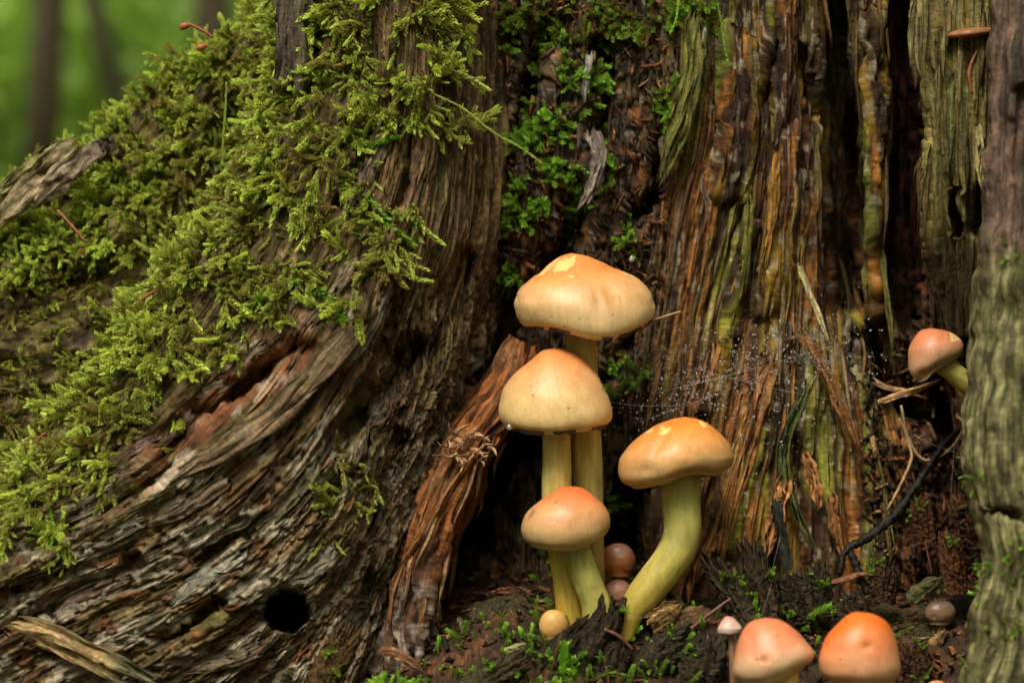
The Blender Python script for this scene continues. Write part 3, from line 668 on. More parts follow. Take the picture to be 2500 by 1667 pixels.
# strips read off the photograph one by one: (points u,v,d), width, colour
def pathw(pts, n):
    q, _ = catmull(pts, n); return P(q[:, 0], q[:, 1], q[:, 2])
strips = [
 ([(1700, 20, 250), (1690, 180, 225), (1650, 330, 220), (1600, 470, 240)], 62, (0.11, 0.105, 0.022)),
 ([(1725, 60, 235), (1700, 200, 225), (1660, 330, 230)], 14, (0.24, 0.23, 0.20)),
 ([(1830, 470, 235), (1820, 640, 225), (1780, 820, 215)], 26, (0.12, 0.115, 0.02)),
 ([(1900, 340, 250), (1880, 560, 235), (1850, 720, 230)], 30, (0.27, 0.14, 0.03)),
 ([(1820, 560, 235), (1790, 720, 225), (1740, 900, 215), (1700, 1010, 210)], 15, (0.32, 0.14, 0.03)),
 ([(2150, 600, 300), (2165, 720, 290), (2180, 870, 270)], 16, (0.11, 0.10, 0.025)),
 ([(1985, 920, 190), (1950, 990, 175), (1920, 1060, 165), (1915, 1140, 155), (1950, 1260, 130), (2010, 1390, 95)], 30, (0.075, 0.085, 0.02)),
 ([(1960, 800, 240), (2010, 900, 215), (2060, 1010, 190), (2110, 1130, 180)], 36, (0.20, 0.085, 0.024)),
 ([(1890, 840, 215), (1850, 1000, 190), (1800, 1180, 160), (1770, 1330, 120)], 52, (0.30, 0.13, 0.04)),
 ([(1830, 1000, 190), (1790, 1150, 165), (1740, 1330, 125)], 30, (0.28, 0.15, 0.035)),
 ([(1920, 1160, 150), (1895, 1260, 125), (1870, 1370, 100)], 44, (0.34, 0.15, 0.05)),
 ([(1890, 1210, 120), (1905, 1290, 100), (1915, 1400, 80)], 24, (0.030, 0.032, 0.018)),
 ([(1760, 1270, 150), (1720, 1360, 120), (1690, 1440, 95)], 30, (0.32, 0.16, 0.05)),
 ([(1745, 1260, 170), (1700, 1340, 140), (1650, 1450, 110)], 22, (0.26, 0.11, 0.035)),
 ([(1720, 1330, 165), (1690, 1400, 140), (1680, 1480, 110)], 20, (0.28, 0.12, 0.04)),
 ([(1960, 1100, 175), (1990, 1180, 160), (2000, 1250, 150)], 34, (0.30, 0.13, 0.04)),
 ([(2030, 1200, 180), (2040, 1290, 160), (2060, 1370, 140)], 26, (0.25, 0.10, 0.03)),
 ([(2120, 1310, 200), (2130, 1370, 180), (2130, 1430, 160)], 18, (0.07, 0.075, 0.02)),
 ([(1445, 310, 260), (1462, 380, 235), (1450, 450, 225), (1410, 520, 235)], 44, (0.19, 0.15, 0.12)),
 ([(1440, 120, 300), (1430, 200, 290), (1425, 260, 290)], 18, (0.24, 0.22, 0.20)),
 ([(1620, 330, 270), (1625, 400, 262), (1615, 460, 265)], 26, (0.15, 0.115, 0.08)),
 ([(1040, 330, 60), (1020, 400, 52), (1000, 480, 50)], 12, (0.25, 0.235, 0.21)),
 ([(965, 270, 15), (925, 370, 5), (870, 480, -8), (840, 560, -12)], 46, (0.17, 0.12, 0.085)),
 ([(1020, 20, 60), (1015, 80, 55), (1005, 140, 52)], 30, (0.15, 0.10, 0.07)),
 ([(2390, 300, 55), (2395, 380, 45), (2396, 470, 50)], 26, (0.34, 0.28, 0.12)),
]
for i, (pts, wd, colr) in enumerate(strips):
    add_splinter('wood_strip', pathw(pts, 30), wd * 0.9, min(wd * 0.34, 14), colr, stump, 4000 + i, SB, jag=0.9, ends=(0.6, 0.25), cols=5 if wd < 24 else 12, brk=0.2)
for i in range(46):   # frayed pale fibres where the slab tore
    u0 = rr.uniform(1085, 1190); v0 = rr.uniform(1060, 1130); a = rr.uniform(0, 6.28); L = rr.uniform(22, 64)
    pts = [(u0, v0, 70), (u0 + L * 0.5 * math.cos(a), v0 + L * 0.4 * math.sin(a), 50), (u0 + L * math.cos(a + 0.4), v0 + L * 0.8 * math.sin(a + 0.4), 40)]
    add_splinter('wood_fibre', pathw(pts, 8), rr.uniform(3, 8), 3, (0.46, 0.27, 0.14), slab, 4200 + i, SB)

# the shelf fungus and the bark column of the trunk above it
bk = [(700, -300, 150), (715, 0, 120), (718, 120, 110), (705, 240, 130)]
add_splinter('bark_plate', pathw(bk, 40), 96, 26, (0.10, 0.078, 0.050), stump, 4301, SB, 'root', jag=0.5, ends=(0.9, 0.85), cols=14, brk=0.05)
for i, (pts, wd, colr) in enumerate([([(250, 345, 300), (215, 385, 285), (150, 440, 270), (80, 505, 262)], 34, (0.20, 0.15, 0.095)), ([(190, 350, 300), (120, 420, 275), (40, 500, 262), (-20, 560, 262)], 40, (0.24, 0.185, 0.10)),
                                     ([(280, 340, 310), (240, 365, 300), (180, 400, 285)], 26, (0.11, 0.085, 0.065)), ([(150, 345, 300), (60, 420, 285), (-40, 500, 280)], 24, (0.20, 0.18, 0.07))]):
    add_splinter('bark_strip', pathw(pts, 24), wd * 1.5, wd * 0.35, colr, stump, 4310 + i, SB, 'root', jag=0.9, ends=(0.4, 0.5), cols=8, brk=0.1)

# ------------------------------------------------------------------ mushrooms
def cap_mesh(L, Rr, bottom, depth, top_c, rim_c, seed, nth=128, nr=64, peel=(), dents=(), grad=(0.15, 0.95), pale_low=0.0, stain=(), squash=0.95, lump=1.2):
    """L, Rr: outline points from the apex down each side; bottom: front margin (u, v)"""
    Lq, _ = catmull([(u, v) for u, v in L], nr); Rq, _ = catmull([(u, v) for u, v in Rr], nr)
    Cn = (Lq + Rq) / 2; A = (Rq - Lq) / 2
    th = np.linspace(0, 2 * math.pi, nth, endpoint=False)
    a = np.hypot(A[:, 0], A[:, 1])
    U = Cn[:, 0, None] + A[:, 0, None] * np.cos(th); V = Cn[:, 1, None] + A[:, 1, None] * np.cos(th)
    Dp = depth - squash * a[:, None] * np.sin(th)                     # sin > 0 faces the lens
    r = np.linspace(0, 1, nr)[:, None]
    bq = np.asarray(bottom, float); bv = np.interp(U[-1], bq[:, 0], bq[:, 1])
    need = (bv - V[-1]) * np.clip(np.sin(th), 0, 1) ** 0.5
    V = V + need[None] * smooth(0.3, 1.0, r) ** 1.3
    V = V + 2.0 * noise(th[None] * 1.1 + 0 * r, r * 3, seed) * r
    rings = [(U, V, Dp)]
    # rolled margin and pale underside
    uc, vc = U[-1].mean(), V[-1].mean()
    for f, dv in ((0.985, 5), (0.95, 7), (0.88, 2), (0.7, -8), (0.45, -16), (0.2, -20)):
        rings.append(((uc + (U[-1] - uc) * f)[None], (vc + (V[-1] - vc) * max(f, .35) + dv)[None], (depth + (Dp[-1] - depth) * f)[None]))
    U = np.concatenate([q[0] for q in rings]); V = np.concatenate([q[1] for q in rings]); Dp = np.concatenate([q[2] for q in rings])
    Pw = P(U, V, Dp); n = np.cross(np.gradient(Pw, axis=0), np.gradient(Pw, axis=1)); n /= np.linalg.norm(n, axis=-1)[..., None] + 1e-15
    out = Pw - P(uc, (V[0].mean() + vc) / 2, depth)
    if np.mean((n[5:nr] * out[5:nr]).sum(-1)) < 0: n = -n
    front = (np.sin(th) > -0.1)[None] * np.ones(U.shape)
    hgt = (lump * fbm(U / 60, V / 60, seed + 3) + (lump - 1.2) * fbm(U / 14, V / 14, seed + 4)) * front
    for (u0, v0, su, sv, ang, amp) in dents:
        ca, sa = math.cos(ang), math.sin(ang); x = (U - u0) * ca + (V - v0) * sa; y = -(U - u0) * sa + (V - v0) * ca
        hgt = hgt - amp * front * np.exp(-(x / su) ** 2 - (y / sv) ** 2)
    rad = np.concatenate([r, np.full((6, 1), 1.0)]) * np.ones(U.shape)
    wv = rad + 0.10 * fbm(U / 90, V / 90, seed + 5, 3)
    c = mixc(top_c, rim_c, smooth(grad[0], grad[1], wv))
    c = mixc(c, np.asarray(rim_c) * np.array([1.02, 1.08, 1.05]), pale_low * smooth(0.72, 0.98, wv + 0.06 * noise(U / 12, V / 9, seed + 6)))
    c = c * (1 + 0.13 * noise(th * 26 + 0 * rad, rad * 9, seed + 7) * smooth(0.1, 0.4, rad) + 0.10 * fbm(U / 34, V / 34, seed + 8, 3))[..., None]      # radial fibres in the skin
    for (u0, v0, su, sv, ang, colr, s_) in stain:
        ca, sa = math.cos(ang), math.sin(ang); x = (U - u0) * ca + (V - v0) * sa; y = -(U - u0) * sa + (V - v0) * ca
        c = mixc(c, colr, s_ * front * np.exp(-(x / su) ** 2 - (y / sv) ** 2))
    pk = np.zeros(U.shape)
    for (u0, v0, su, sv, ang) in peel:
        ca, sa = math.cos(ang), math.sin(ang); x = (U - u0) * ca + (V - v0) * sa; y = -(U - u0) * sa + (V - v0) * ca
        e = np.sqrt((x / su) ** 2 + (y / sv) ** 2) + 0.45 * noise(U / 9, V / 9, seed + 9) + 0.3 * noise(U / 20, V / 20, seed + 10)
        pk = np.maximum(pk, front * smooth(1.08, 0.98, e))
    c = mixc(c, (0.80, 0.60, 0.22), pk * 0.8); hgt = hgt - 2.2 * pk
    c[nr:] = np.array([0.30, 0.24, 0.10]); c[nr:nr + 2] = np.asarray(rim_c) * 0.9
    hgt[nr:] = 0
    Pw = Pw + n * (hgt * K)[..., None]
    return Pw, grid_faces(nr + 6, nth, True), c, (U[nr - 1], V[nr - 1], Dp[nr - 1], th)

def stem_mesh(pts, rads, seed, c_top, c_bot, sides=40, n=110, c_mid=None, furrow=0.0):
    q, L = catmull([(*p, r_) for p, r_ in zip(pts, rads)], n)
    path = P(q[:, 0], q[:, 1], q[:, 2]); rad = q[:, 3]
    v, f, nn = tube(path, rad * K, sides)
    V = v.reshape(nn, sides, 3); ctr = np.concatenate([path[:1], path, path[-1:]])[:, None]
    th = np.linspace(0, 2 * math.pi, sides, endpoint=False)[None]; x = np.linspace(0, 1, nn)[:, None]
    k_ = 1 + 0.030 * noise(th * 2.2, x * 7, seed) + 0.012 * noise(th * 9, x * 5, seed + 1) - furrow * np.exp(-((th - 1.15) / 0.16) ** 2) * (0.6 + 0.4 * noise(x * 4, 0 * x, seed + 2))
    k_[:, 0] = k_[:, -1] * .5 + k_[:, 1] * .5
    V = ctr + (V - ctr) * k_[..., None]
    c = mixc(c_top, c_bot, smooth(0.1, 1, x + 0 * th))
    if c_mid is not None: c = mixc(c, c_mid, np.exp(-((x - 0.45) / 0.3) ** 2) + 0 * th)
    c = mixc(c, (0.34, 0.24, 0.06), 0.45 * smooth(0.15, 0.5, noise(th * 2, x * 9, seed + 4)))
    c = c * (1 + 0.16 * noise(th * 8, x * 6, seed + 5) + 0.10 * noise(th * 20, x * 60, seed + 6))[..., None]
    return V, f, np.clip(c, 0.01, 1)

def fringe_mesh(edge, seed, thr, length):
    """tattered dark veil remnants hanging from the margin"""
    U, V, Dp, th = edge; n = 240
    t2 = np.linspace(0, 2 * math.pi, n, endpoint=False); wrap = lambda a: np.interp(t2, np.append(th, 2 * math.pi), np.append(a, a[0]))
    U, V, Dp = wrap(U), wrap(V), wrap(Dp); uc, dc = U.mean(), Dp.mean()
    m_ = noise(t2 * 1.6, 0 * t2, seed) + 0.5 * noise(t2 * 6, 0 * t2, seed + 1) + thr
    ln = length * smooth(0, 0.5, m_) * (0.7 + 0.6 * np.abs(noise(t2 * 30, 0 * t2, seed + 2)))
    keep = m_ > 0.02
    vs_ = []; fs = []
    def ring(f, dv): return P(uc + (U - uc) * f, V + dv, dc + (Dp - dc) * f)
    Rg = [ring(1.000, -3), ring(1.012, 1 + 0 * ln), ring(1.006, 4 + ln), ring(0.985, 5 + ln), ring(0.97, 0)]
    A = np.stack(Rg, 0); m5 = len(Rg)
    F = []
    for j in range(n):
        j2 = (j + 1) % n
        if keep[j] and keep[j2]:
            for i in range(m5): F.append((i * n + j, i * n + j2, ((i + 1) % m5) * n + j2, ((i + 1) % m5) * n + j))
    return A.reshape(-1, 3), np.array(F, dtype=np.int32).reshape(-1, 4)

def mushroom(name, label, cat, base_uvd, cap=None, stem=None, fringe=None, group=None):
    b = P(*base_uvd); t_ = thing(name, b, label, cat, group)
    if stem:
        v, f, c = stem_mesh(**stem); part('stem', v, f, M['stem'], t_, {'col': c})
    if cap:
        v, f, c, edge = cap_mesh(**cap); co = part('cap', v, f, M['cap'], t_, {'col': c})
        if fringe:
            v, f = fringe_mesh(edge, *fringe)
            if len(f): part('veil_fringe', v, f, M['fringe'], co, base=b)
    return t_

YT, YB = (0.56, 0.50, 0.16), (0.50, 0.36, 0.06)
OL = (0.44, 0.42, 0.12)
mushroom('mushroom', 'tallest mushroom with broad orange cap, torn pale yellow skin patches and dark rim', 'mushroom', (1450, 1530, 60),
  dict(L=[(1395, 618), (1367, 626), (1339, 645), (1315, 668), (1290, 689), (1273, 703), (1259, 724), (1253, 745), (1260, 769), (1271, 787), (1284, 796)],
       Rr=[(1395, 618), (1430, 624), (1466, 638), (1501, 655), (1522, 662), (1553, 676), (1578, 699), (1594, 724), (1600, 748), (1597, 769), (1586, 782)],
       bottom=[(1284, 798), (1318, 801), (1360, 804), (1395, 811), (1430, 820), (1459, 825), (1501, 824), (1536, 815), (1571, 799), (1590, 785)],
       depth=45, top_c=(0.78, 0.265, 0.070), rim_c=(0.72, 0.52, 0.25), seed=31, pale_low=0.6, grad=(0.3, 1.0),
       peel=[(1378, 645, 30, 13, -0.45), (1338, 648, 34, 9, -0.75), (1395, 675, 9, 5, 0.3), (1258, 742, 7, 28, 0.1), (1536, 668, 22, 5, 0.45), (1596, 735, 4, 18, 0)],
       dents=[(1463, 745, 9, 42, -0.25, 9), (1492, 715, 40, 14, 0.9, 6), (1320, 700, 50, 30, 0.3, -4)],
       stain=[(1475, 715, 22, 45, -0.5, (0.62, 0.26, 0.05), 0.5), (1284, 757, 6, 11, 0, (0.5, 0.42, 0.10), 0.7), (1305, 772, 8, 5, 0, (0.5, 0.42, 0.10), 0.7), (1499, 722, 5, 4, 0, (0.42, 0.24, 0.04), 0.8)]),
  dict(pts=[(1418, 790, 45), (1420, 870, 45), (1426, 960, 46), (1431, 1070, 48), (1436, 1180, 50), (1444, 1290, 52), (1452, 1400, 55), (1450, 1545, 60)], rads=[38, 38, 37, 37, 37, 30, 26, 28], seed=41, c_top=(0.52, 0.40, 0.10), c_bot=(0.36, 0.17, 0.05), c_mid=YT, furrow=0.10),
  fringe=(51, 0.10, 7))
mushroom('mushroom', 'bell shaped pale orange mushroom with dark ragged rim below the tallest cap', 'mushroom', (1395, 1525, 10),
  dict(L=[(1357, 848), (1325, 855), (1304, 871), (1287, 885), (1262, 906), (1238, 934), (1225, 959), (1218, 990), (1219, 1015), (1227, 1032), (1240, 1040)],
       Rr=[(1357, 848), (1388, 855), (1417, 871), (1445, 899), (1466, 927), (1483, 962), (1492, 990), (1495, 1012), (1491, 1028), (1480, 1036)],
       bottom=[(1235, 1042), (1260, 1048), (1290, 1052), (1343, 1055), (1400, 1050), (1448, 1046), (1482, 1038)],
       depth=-15, top_c=(0.78, 0.245, 0.065), rim_c=(0.74, 0.49, 0.21), seed=32, pale_low=0.9, grad=(0.08, 0.85), peel=[(1474, 940, 5, 26, -0.35)]),
  dict(pts=[(1358, 1035, -10), (1359, 1120, -8), (1360, 1220, -2), (1371, 1330, 5), (1386, 1420, 8), (1394, 1545, 10)], rads=[34, 35, 37, 36, 35, 33], seed=42, c_top=YT, c_bot=(0.60, 0.40, 0.05)),
  fringe=(52, 0.22, 7))
mushroom('mushroom', 'small rounded mushroom with red orange top and pale rim, short olive stem', 'mushroom', (1462, 1525, -40),
  dict(L=[(1394, 1186), (1369, 1190), (1345, 1204), (1317, 1222), (1296, 1239), (1282, 1256), (1273, 1284), (1273, 1302), (1281, 1320), (1296, 1329)],
       Rr=[(1394, 1186), (1421, 1190), (1446, 1206), (1464, 1222), (1480, 1241), (1489, 1262), (1490, 1281), (1486, 1296), (1476, 1308), (1464, 1313)],
       bottom=[(1290, 1328), (1315, 1334), (1342, 1338), (1403, 1337), (1440, 1327), (1466, 1312)],
       depth=-55, top_c=(0.74, 0.165, 0.045), rim_c=(0.62, 0.42, 0.18), seed=33, pale_low=0.5, grad=(0.12, 0.95), dents=[(1300, 1252, 5, 18, 0.5, 3), (1478, 1300, 20, 6, -0.7, 3)],
       stain=[(1297, 1254, 3.5, 15, 0.45, (0.13, 0.07, 0.04), 0.85), (1352, 1280, 60, 26, 0.2, (0.70, 0.30, 0.15), 0.4)]),
  dict(pts=[(1405, 1322, -50), (1418, 1375, -48), (1438, 1430, -46), (1456, 1480, -44), (1462, 1545, -40)], rads=[34, 34, 35, 36, 42], seed=43, c_top=OL, c_bot=(0.46, 0.40, 0.09)))
mushroom('mushroom', 'orange capped mushroom on thick olive yellow stem that bends sharply', 'mushroom', (1525, 1545, -35),
  dict(L=[(1672, 1017), (1634, 1025), (1592, 1043), (1553, 1071), (1529, 1096), (1513, 1120), (1509, 1146), (1513, 1167), (1525, 1180), (1540, 1186)],
       Rr=[(1672, 1017), (1715, 1027), (1753, 1052), (1780, 1081), (1791, 1110), (1791, 1124), (1784, 1140), (1768, 1151)],
       bottom=[(1530, 1187), (1550, 1190), (1581, 1184), (1632, 1173), (1654, 1160), (1680, 1152), (1709, 1150), (1752, 1157), (1775, 1150)],
       depth=-20, top_c=(0.78, 0.25, 0.035), rim_c=(0.58, 0.37, 0.15), seed=34, pale_low=0.45, grad=(0.2, 1.0),
       peel=[(1625, 1052, 15, 6, -0.4), (1585, 1050, 11, 5, -0.5), (1714, 1034, 11, 5, 0.7), (1618, 1045, 6, 6, 0)], dents=[(1612, 1080, 10, 30, 0.5, 7), (1572, 1150, 22, 16, 0, 5)],
       stain=[(1605, 1075, 14, 26, 0.4, (0.70, 0.24, 0.04), 0.6), (1580, 1140, 28, 18, 0, (0.42, 0.28, 0.14), 0.45), (1550, 1185, 26, 7, 0, (0.52, 0.30, 0.08), 0.6)]),
  dict(pts=[(1662, 1140, -20), (1663, 1230, -22), (1667, 1288, -24), (1656, 1335, -26), (1630, 1378, -28), (1597, 1420, -30), (1565, 1460, -32), (1538, 1502, -34), (1522, 1560, -35)], rads=[47, 47, 46, 45, 44, 43, 40, 31, 22], seed=44, c_top=OL, c_bot=(0.50, 0.36, 0.06), n=150))

def button(name, label, u, v, ru, rv, d, top_c, rim_c, seed, stem_pts=None, group=None, stem_r=18, stain=(), lump=2.4, **kw):
    a = np.linspace(0, 2.3, 12); x = np.sin(a); y = np.cos(a)
    L = [(u - ru * xi, v - rv * yi) for xi, yi in zip(x, y)]; Rr_ = [(u + ru * xi, v - rv * yi) for xi, yi in zip(x, y)]
    vb = v - rv * y[-1] + rv * 0.22
    bt = [(u - ru, vb - rv * .3), (u - ru * .6, vb), (u + ru * .6, vb), (u + ru, vb - rv * .3)]
    stem_pts = stem_pts or [(u, v + rv * 0.3, d), (u, v + rv * 1.5, d + 5), (u, v + rv * 2.6, d + 8)]
    return mushroom(name, label, 'mushroom', stem_pts[-1], dict(L=L, Rr=Rr_, bottom=bt, depth=d, top_c=top_c, rim_c=rim_c, seed=seed, nth=64, nr=40, stain=stain, lump=lump, **kw),
                    dict(pts=stem_pts, rads=np.linspace(stem_r, stem_r * 1.1, len(stem_pts)), seed=seed + 5, c_top=(0.42, 0.30, 0.10), c_bot=(0.30, 0.18, 0.06), sides=20, n=30), group=group)

button('mushroom_button', 'round reddish brown button with grey bruised top deep between two stems', 1510, 1366, 42, 41, 75, (0.30, 0.11, 0.06), (0.42, 0.15, 0.05), 61, [(1510, 1390, 80), (1512, 1450, 95), (1512, 1530, 105)],
       stain=[(1515, 1345, 24, 14, 0, (0.27, 0.17, 0.13), 0.9), (1540, 1375, 12, 20, 0, (0.16, 0.08, 0.05), 0.7)], dents=[(1520, 1395, 12, 8, 0.4, 4)])
button('mushroom_button', 'dull pinkish brown button low beside the bent stem', 1508, 1444, 34, 30, 30, (0.27, 0.12, 0.09), (0.44, 0.22, 0.14), 62, [(1508, 1460, 34), (1506, 1510, 38), (1502, 1560, 40)])
button('mushroom_button', 'smooth yellow orange button half hidden behind black mossy wood', 1352, 1524, 36, 37, -25, (0.72, 0.42, 0.12), (0.66, 0.36, 0.12), 63, lump=1.2, stem_pts=[(1352, 1545, -25), (1353, 1580, -22), (1354, 1620, -20)])
mushroom('mushroom', 'pinkish orange conical cap in front with brown dimple on its face', 'mushroom', (1915, 1900, -430),
  dict(L=[(1868, 1507), (1837, 1515), (1818, 1530), (1803, 1561), (1793, 1599), (1789, 1633), (1795, 1654), (1810, 1664)],
       Rr=[(1868, 1507), (1906, 1513), (1944, 1538), (1971, 1568), (1986, 1593), (1981, 1612), (1958, 1630)],
       bottom=[(1800, 1662), (1830, 1668), (1868, 1664), (1914, 1650), (1960, 1630)],
       depth=-430, top_c=(0.72, 0.22, 0.095), rim_c=(0.66, 0.46, 0.26), seed=35, nth=90, nr=50, pale_low=0.5, grad=(0.35, 1.0), dents=[(1864, 1612, 12, 9, 0, 4)], stain=[(1864, 1612, 14, 11, 0, (0.5, 0.18, 0.07), 0.6)]),
  dict(pts=[(1905, 1640, -430), (1910, 1740, -428), (1918, 1900, -425)], rads=[40, 41, 42], seed=45, c_top=(0.62, 0.48, 0.12), c_bot=YB, n=40))
mushroom('mushroom', 'bright orange topped conical cap in front with small pit on its face', 'mushroom', (2118, 1900, -430),
  dict(L=[(2094, 1492), (2071, 1499), (2040, 1526), (2017, 1553), (2004, 1587), (1998, 1614), (2002, 1641), (2017, 1655), (2036, 1662)],
       Rr=[(2094, 1492), (2136, 1499), (2166, 1519), (2186, 1557), (2197, 1603), (2199, 1633), (2189, 1656), (2172, 1668)],
       bottom=[(2017, 1660), (2060, 1670), (2110, 1674), (2170, 1670)],
       depth=-430, top_c=(0.78, 0.165, 0.022), rim_c=(0.66, 0.36, 0.19), seed=36, nth=90, nr=50, pale_low=0.4, grad=(0.28, 0.95), dents=[(2118, 1577, 10, 9, 0, 6)], stain=[(2118, 1580, 11, 10, 0, (0.66, 0.25, 0.05), 0.8), (2060, 1578, 10, 8, 0, (0.66, 0.22, 0.08), 0.5)]),
  dict(pts=[(2118, 1640, -430), (2118, 1740, -428), (2118, 1900, -425)], rads=[55, 56, 56], seed=46, c_top=(0.64, 0.46, 0.14), c_bot=YB, n=40))
mushroom('small_mushroom', 'tiny pale pink cap on thin stalk beside the pinkish orange cap', 'mushroom', (1790, 1680, -250),
  dict(L=[(1777, 1503), (1768, 1507), (1758, 1520), (1752, 1534), (1752, 1540)], Rr=[(1777, 1503), (1792, 1508), (1805, 1522), (1812, 1533), (1811, 1538)], bottom=[(1752, 1540), (1780, 1541), (1811, 1537)],
       depth=-250, top_c=(0.55, 0.28, 0.22), rim_c=(0.62, 0.44, 0.36), seed=37, nth=40, nr=24),
  dict(pts=[(1783, 1535, -250), (1787, 1590, -250), (1790, 1700, -248)], rads=[7, 7, 8], seed=47, c_top=(0.30, 0.15, 0.09), c_bot=(0.18, 0.08, 0.04), sides=12, n=20))
button('small_mushroom', 'dull brown puffy button with dark cracked top on frayed stalk', 2295, 1494, 38, 29, 120, (0.10, 0.075, 0.06), (0.24, 0.15, 0.075), 64, [(2297, 1505, 122), (2290, 1545, 122), (2270, 1600, 115)], stem_r=15, dents=[(2280, 1505, 6, 5, 0, 4)], grad=(0.2, 0.7))
mushroom('mushroom', 'tilted pink orange cap with torn underside leaning from behind the mossy post', 'mushroom', (2400, 975, 60),
  dict(L=[(2273, 801), (2247, 807), (2228, 829), (2218, 855), (2217, 882), (2220, 905), (2228, 918), (2240, 926)],
       Rr=[(2273, 801), (2316, 809), (2342, 825), (2352, 844), (2348, 863), (2335, 876), (2322, 884)],
       bottom=[(2230, 926), (2247, 930), (2262, 922), (2275, 905), (2290, 893), (2316, 888), (2335, 876)],
       depth=40, top_c=(0.60, 0.20, 0.085), rim_c=(0.60, 0.38, 0.22), seed=38, nth=90, nr=50, pale_low=0.5, grad=(0.25, 1.0), peel=[(2330, 822, 15, 11, 0.6)], dents=[(2253, 915, 16, 12, -0.3, 5)], stain=[(2252, 905, 16, 13, -0.3, (0.36, 0.13, 0.05), 0.8)]),
  dict(pts=[(2292, 878, 40), (2330, 910, 48), (2370, 945, 60), (2420, 985, 80)], rads=[27, 26, 26, 26], seed=48, c_top=(0.48, 0.44, 0.12), c_bot=YB, n=40))
button('small_mushroom', 'tiny orange cap peeping up in front of the post foot', 2288, 1678, 26, 18, -250, (0.72, 0.28, 0.08), (0.6, 0.3, 0.12), 65, stem_r=9)

# ------------------------------------------------------------------ moss
def shoot_mesh(name, mat, seed, length=80, leaves=26, leaf=10, wide=3.6, spread=0.75, per=3, curve=0.3, branches=0, stem_r=1.3):
    """one leafy moss shoot growing along +Z (units: photo pixels * K)"""
    r_ = np.random.default_rng(seed); V = []; F = []; A = []
    def shoot(o, d, bend, L, n, lf, a0):
        p = np.array(o, float); d = np.array(d, float) / np.linalg.norm(d); step = L / n; pts = [p.copy()]
        side = np.cross(d, [0.3, 0.9, 0.2]); side /= np.linalg.norm(side); ph = r_.uniform(0, 6.28)
        for i in range(n):
            x = i / n; d = d + bend * (1.0 / n) * side + r_.normal(0, 0.03, 3); d /= np.linalg.norm(d)
            p = p + d * step; pts.append(p.copy())
            e1 = np.cross(d, [0.11, 0.95, 0.3]); e1 /= np.linalg.norm(e1); e2 = np.cross(d, e1)
            for k in range(per):
                an = ph + k * 2 * math.pi / per + i * 1.1 + r_.uniform(-0.3, 0.3)
                rad = math.cos(an) * e1 + math.sin(an) * e2; tg = -math.sin(an) * e1 + math.cos(an) * e2
                sp = spread * r_.uniform(0.7, 1.25) * (1 - 0.45 * x ** 4)
                ld = d * math.cos(sp) + rad * math.sin(sp); l_ = lf * r_.uniform(0.75, 1.2) * (1 - 0.5 * max(0, x - 0.8) / 0.2); w_ = wide * l_ / leaf
                tip = p + ld * l_ - rad * 0.16 * l_ + d * 0.05 * l_
                mid = p + ld * l_ * 0.42 + rad * 0.05 * l_
                b0 = len(V); V.extend([p, mid + tg * w_ * 0.5 , tip, mid - tg * w_ * 0.5, mid - rad * w_ * 0.16])
                F.extend([(b0, b0 + 1, b0 + 4), (b0 + 1, b0 + 2, b0 + 4), (b0 + 2, b0 + 3, b0 + 4), (b0 + 3, b0, b0 + 4)])
                g = np.clip(a0 + (1 - a0) * (0.15 + 0.85 * x), 0, 1); A.extend([g * 0.6, g * 0.85, min(1, g * 1.1), g * 0.85, g * 0.75])
        b0 = len(V); pts = np.array(pts[::max(1, n // 6)]); tri = np.array([[1, 0, 0], [-.5, .87, 0], [-.5, -.87, 0]]) * stem_r
        for q in pts: V.extend(q + tri); A.extend([0.25] * 3)
        for i in range(len(pts) - 1):
            for k in range(3):
                F.append((b0 + i * 3 + k, b0 + i * 3 + (k + 1) % 3, b0 + i * 3 + 3 + (k + 1) % 3)); F.append((b0 + i * 3 + k, b0 + i * 3 + 3 + (k + 1) % 3, b0 + i * 3 + 3 + k))
        return pts
    pts = shoot((0, 0, 0), (0, 0, 1), curve, length, leaves, leaf, 0.05)
    for k in range(branches):
        i = min(len(pts) - 2, 1 + k * (len(pts) - 2) // max(1, branches)); sgn = 1 if k % 2 else -1
        shoot(pts[i], (sgn * 0.8, r_.uniform(-.3, .3), 0.7), curve * sgn, length * r_.uniform(0.28, 0.45), max(6, leaves // 3), leaf * 0.8, 0.35)
    me = make_mesh(name, np.array(V) * K, np.array(F), M[mat], {'lt': np.array(A)}, None, False)
    return me

shoots = {'a': [shoot_mesh('moss_shoot', 'moss', 10 + i, *sp) for i, sp in enumerate([(72, 22, 14, 6.5, 0.6, 3, 0.5), (60, 18, 15, 6.5, 0.8, 3, 0.9), (52, 18, 13, 7, 0.5, 3, 0.2), (80, 22, 13, 5.5, 0.75, 3, 0.6, 4), (42, 14, 15, 6.5, 0.9, 3, 0.3), (70, 20, 14, 6, 0.65, 3, 1.2, 3)])],
          'f': [shoot_mesh('fresh_moss_shoot', 'moss_fresh', 30 + i, *sp) for i, sp in enumerate([(50, 14, 15, 5.5, 0.95, 3, 0.3), (42, 12, 14, 6.5, 1.05, 3, 0.5), (60, 16, 13, 5, 0.85, 3, 0.6), (36, 10, 16, 6, 1.1, 4, 0.2)])]}
colls = {}
for k, ms in shoots.items():
    cl = bpy.data.collections.new('moss_library_' + k); colls[k] = cl
    for me in ms:
        o = bpy.data.objects.new('moss_shoot_source', me); cl.objects.link(o)

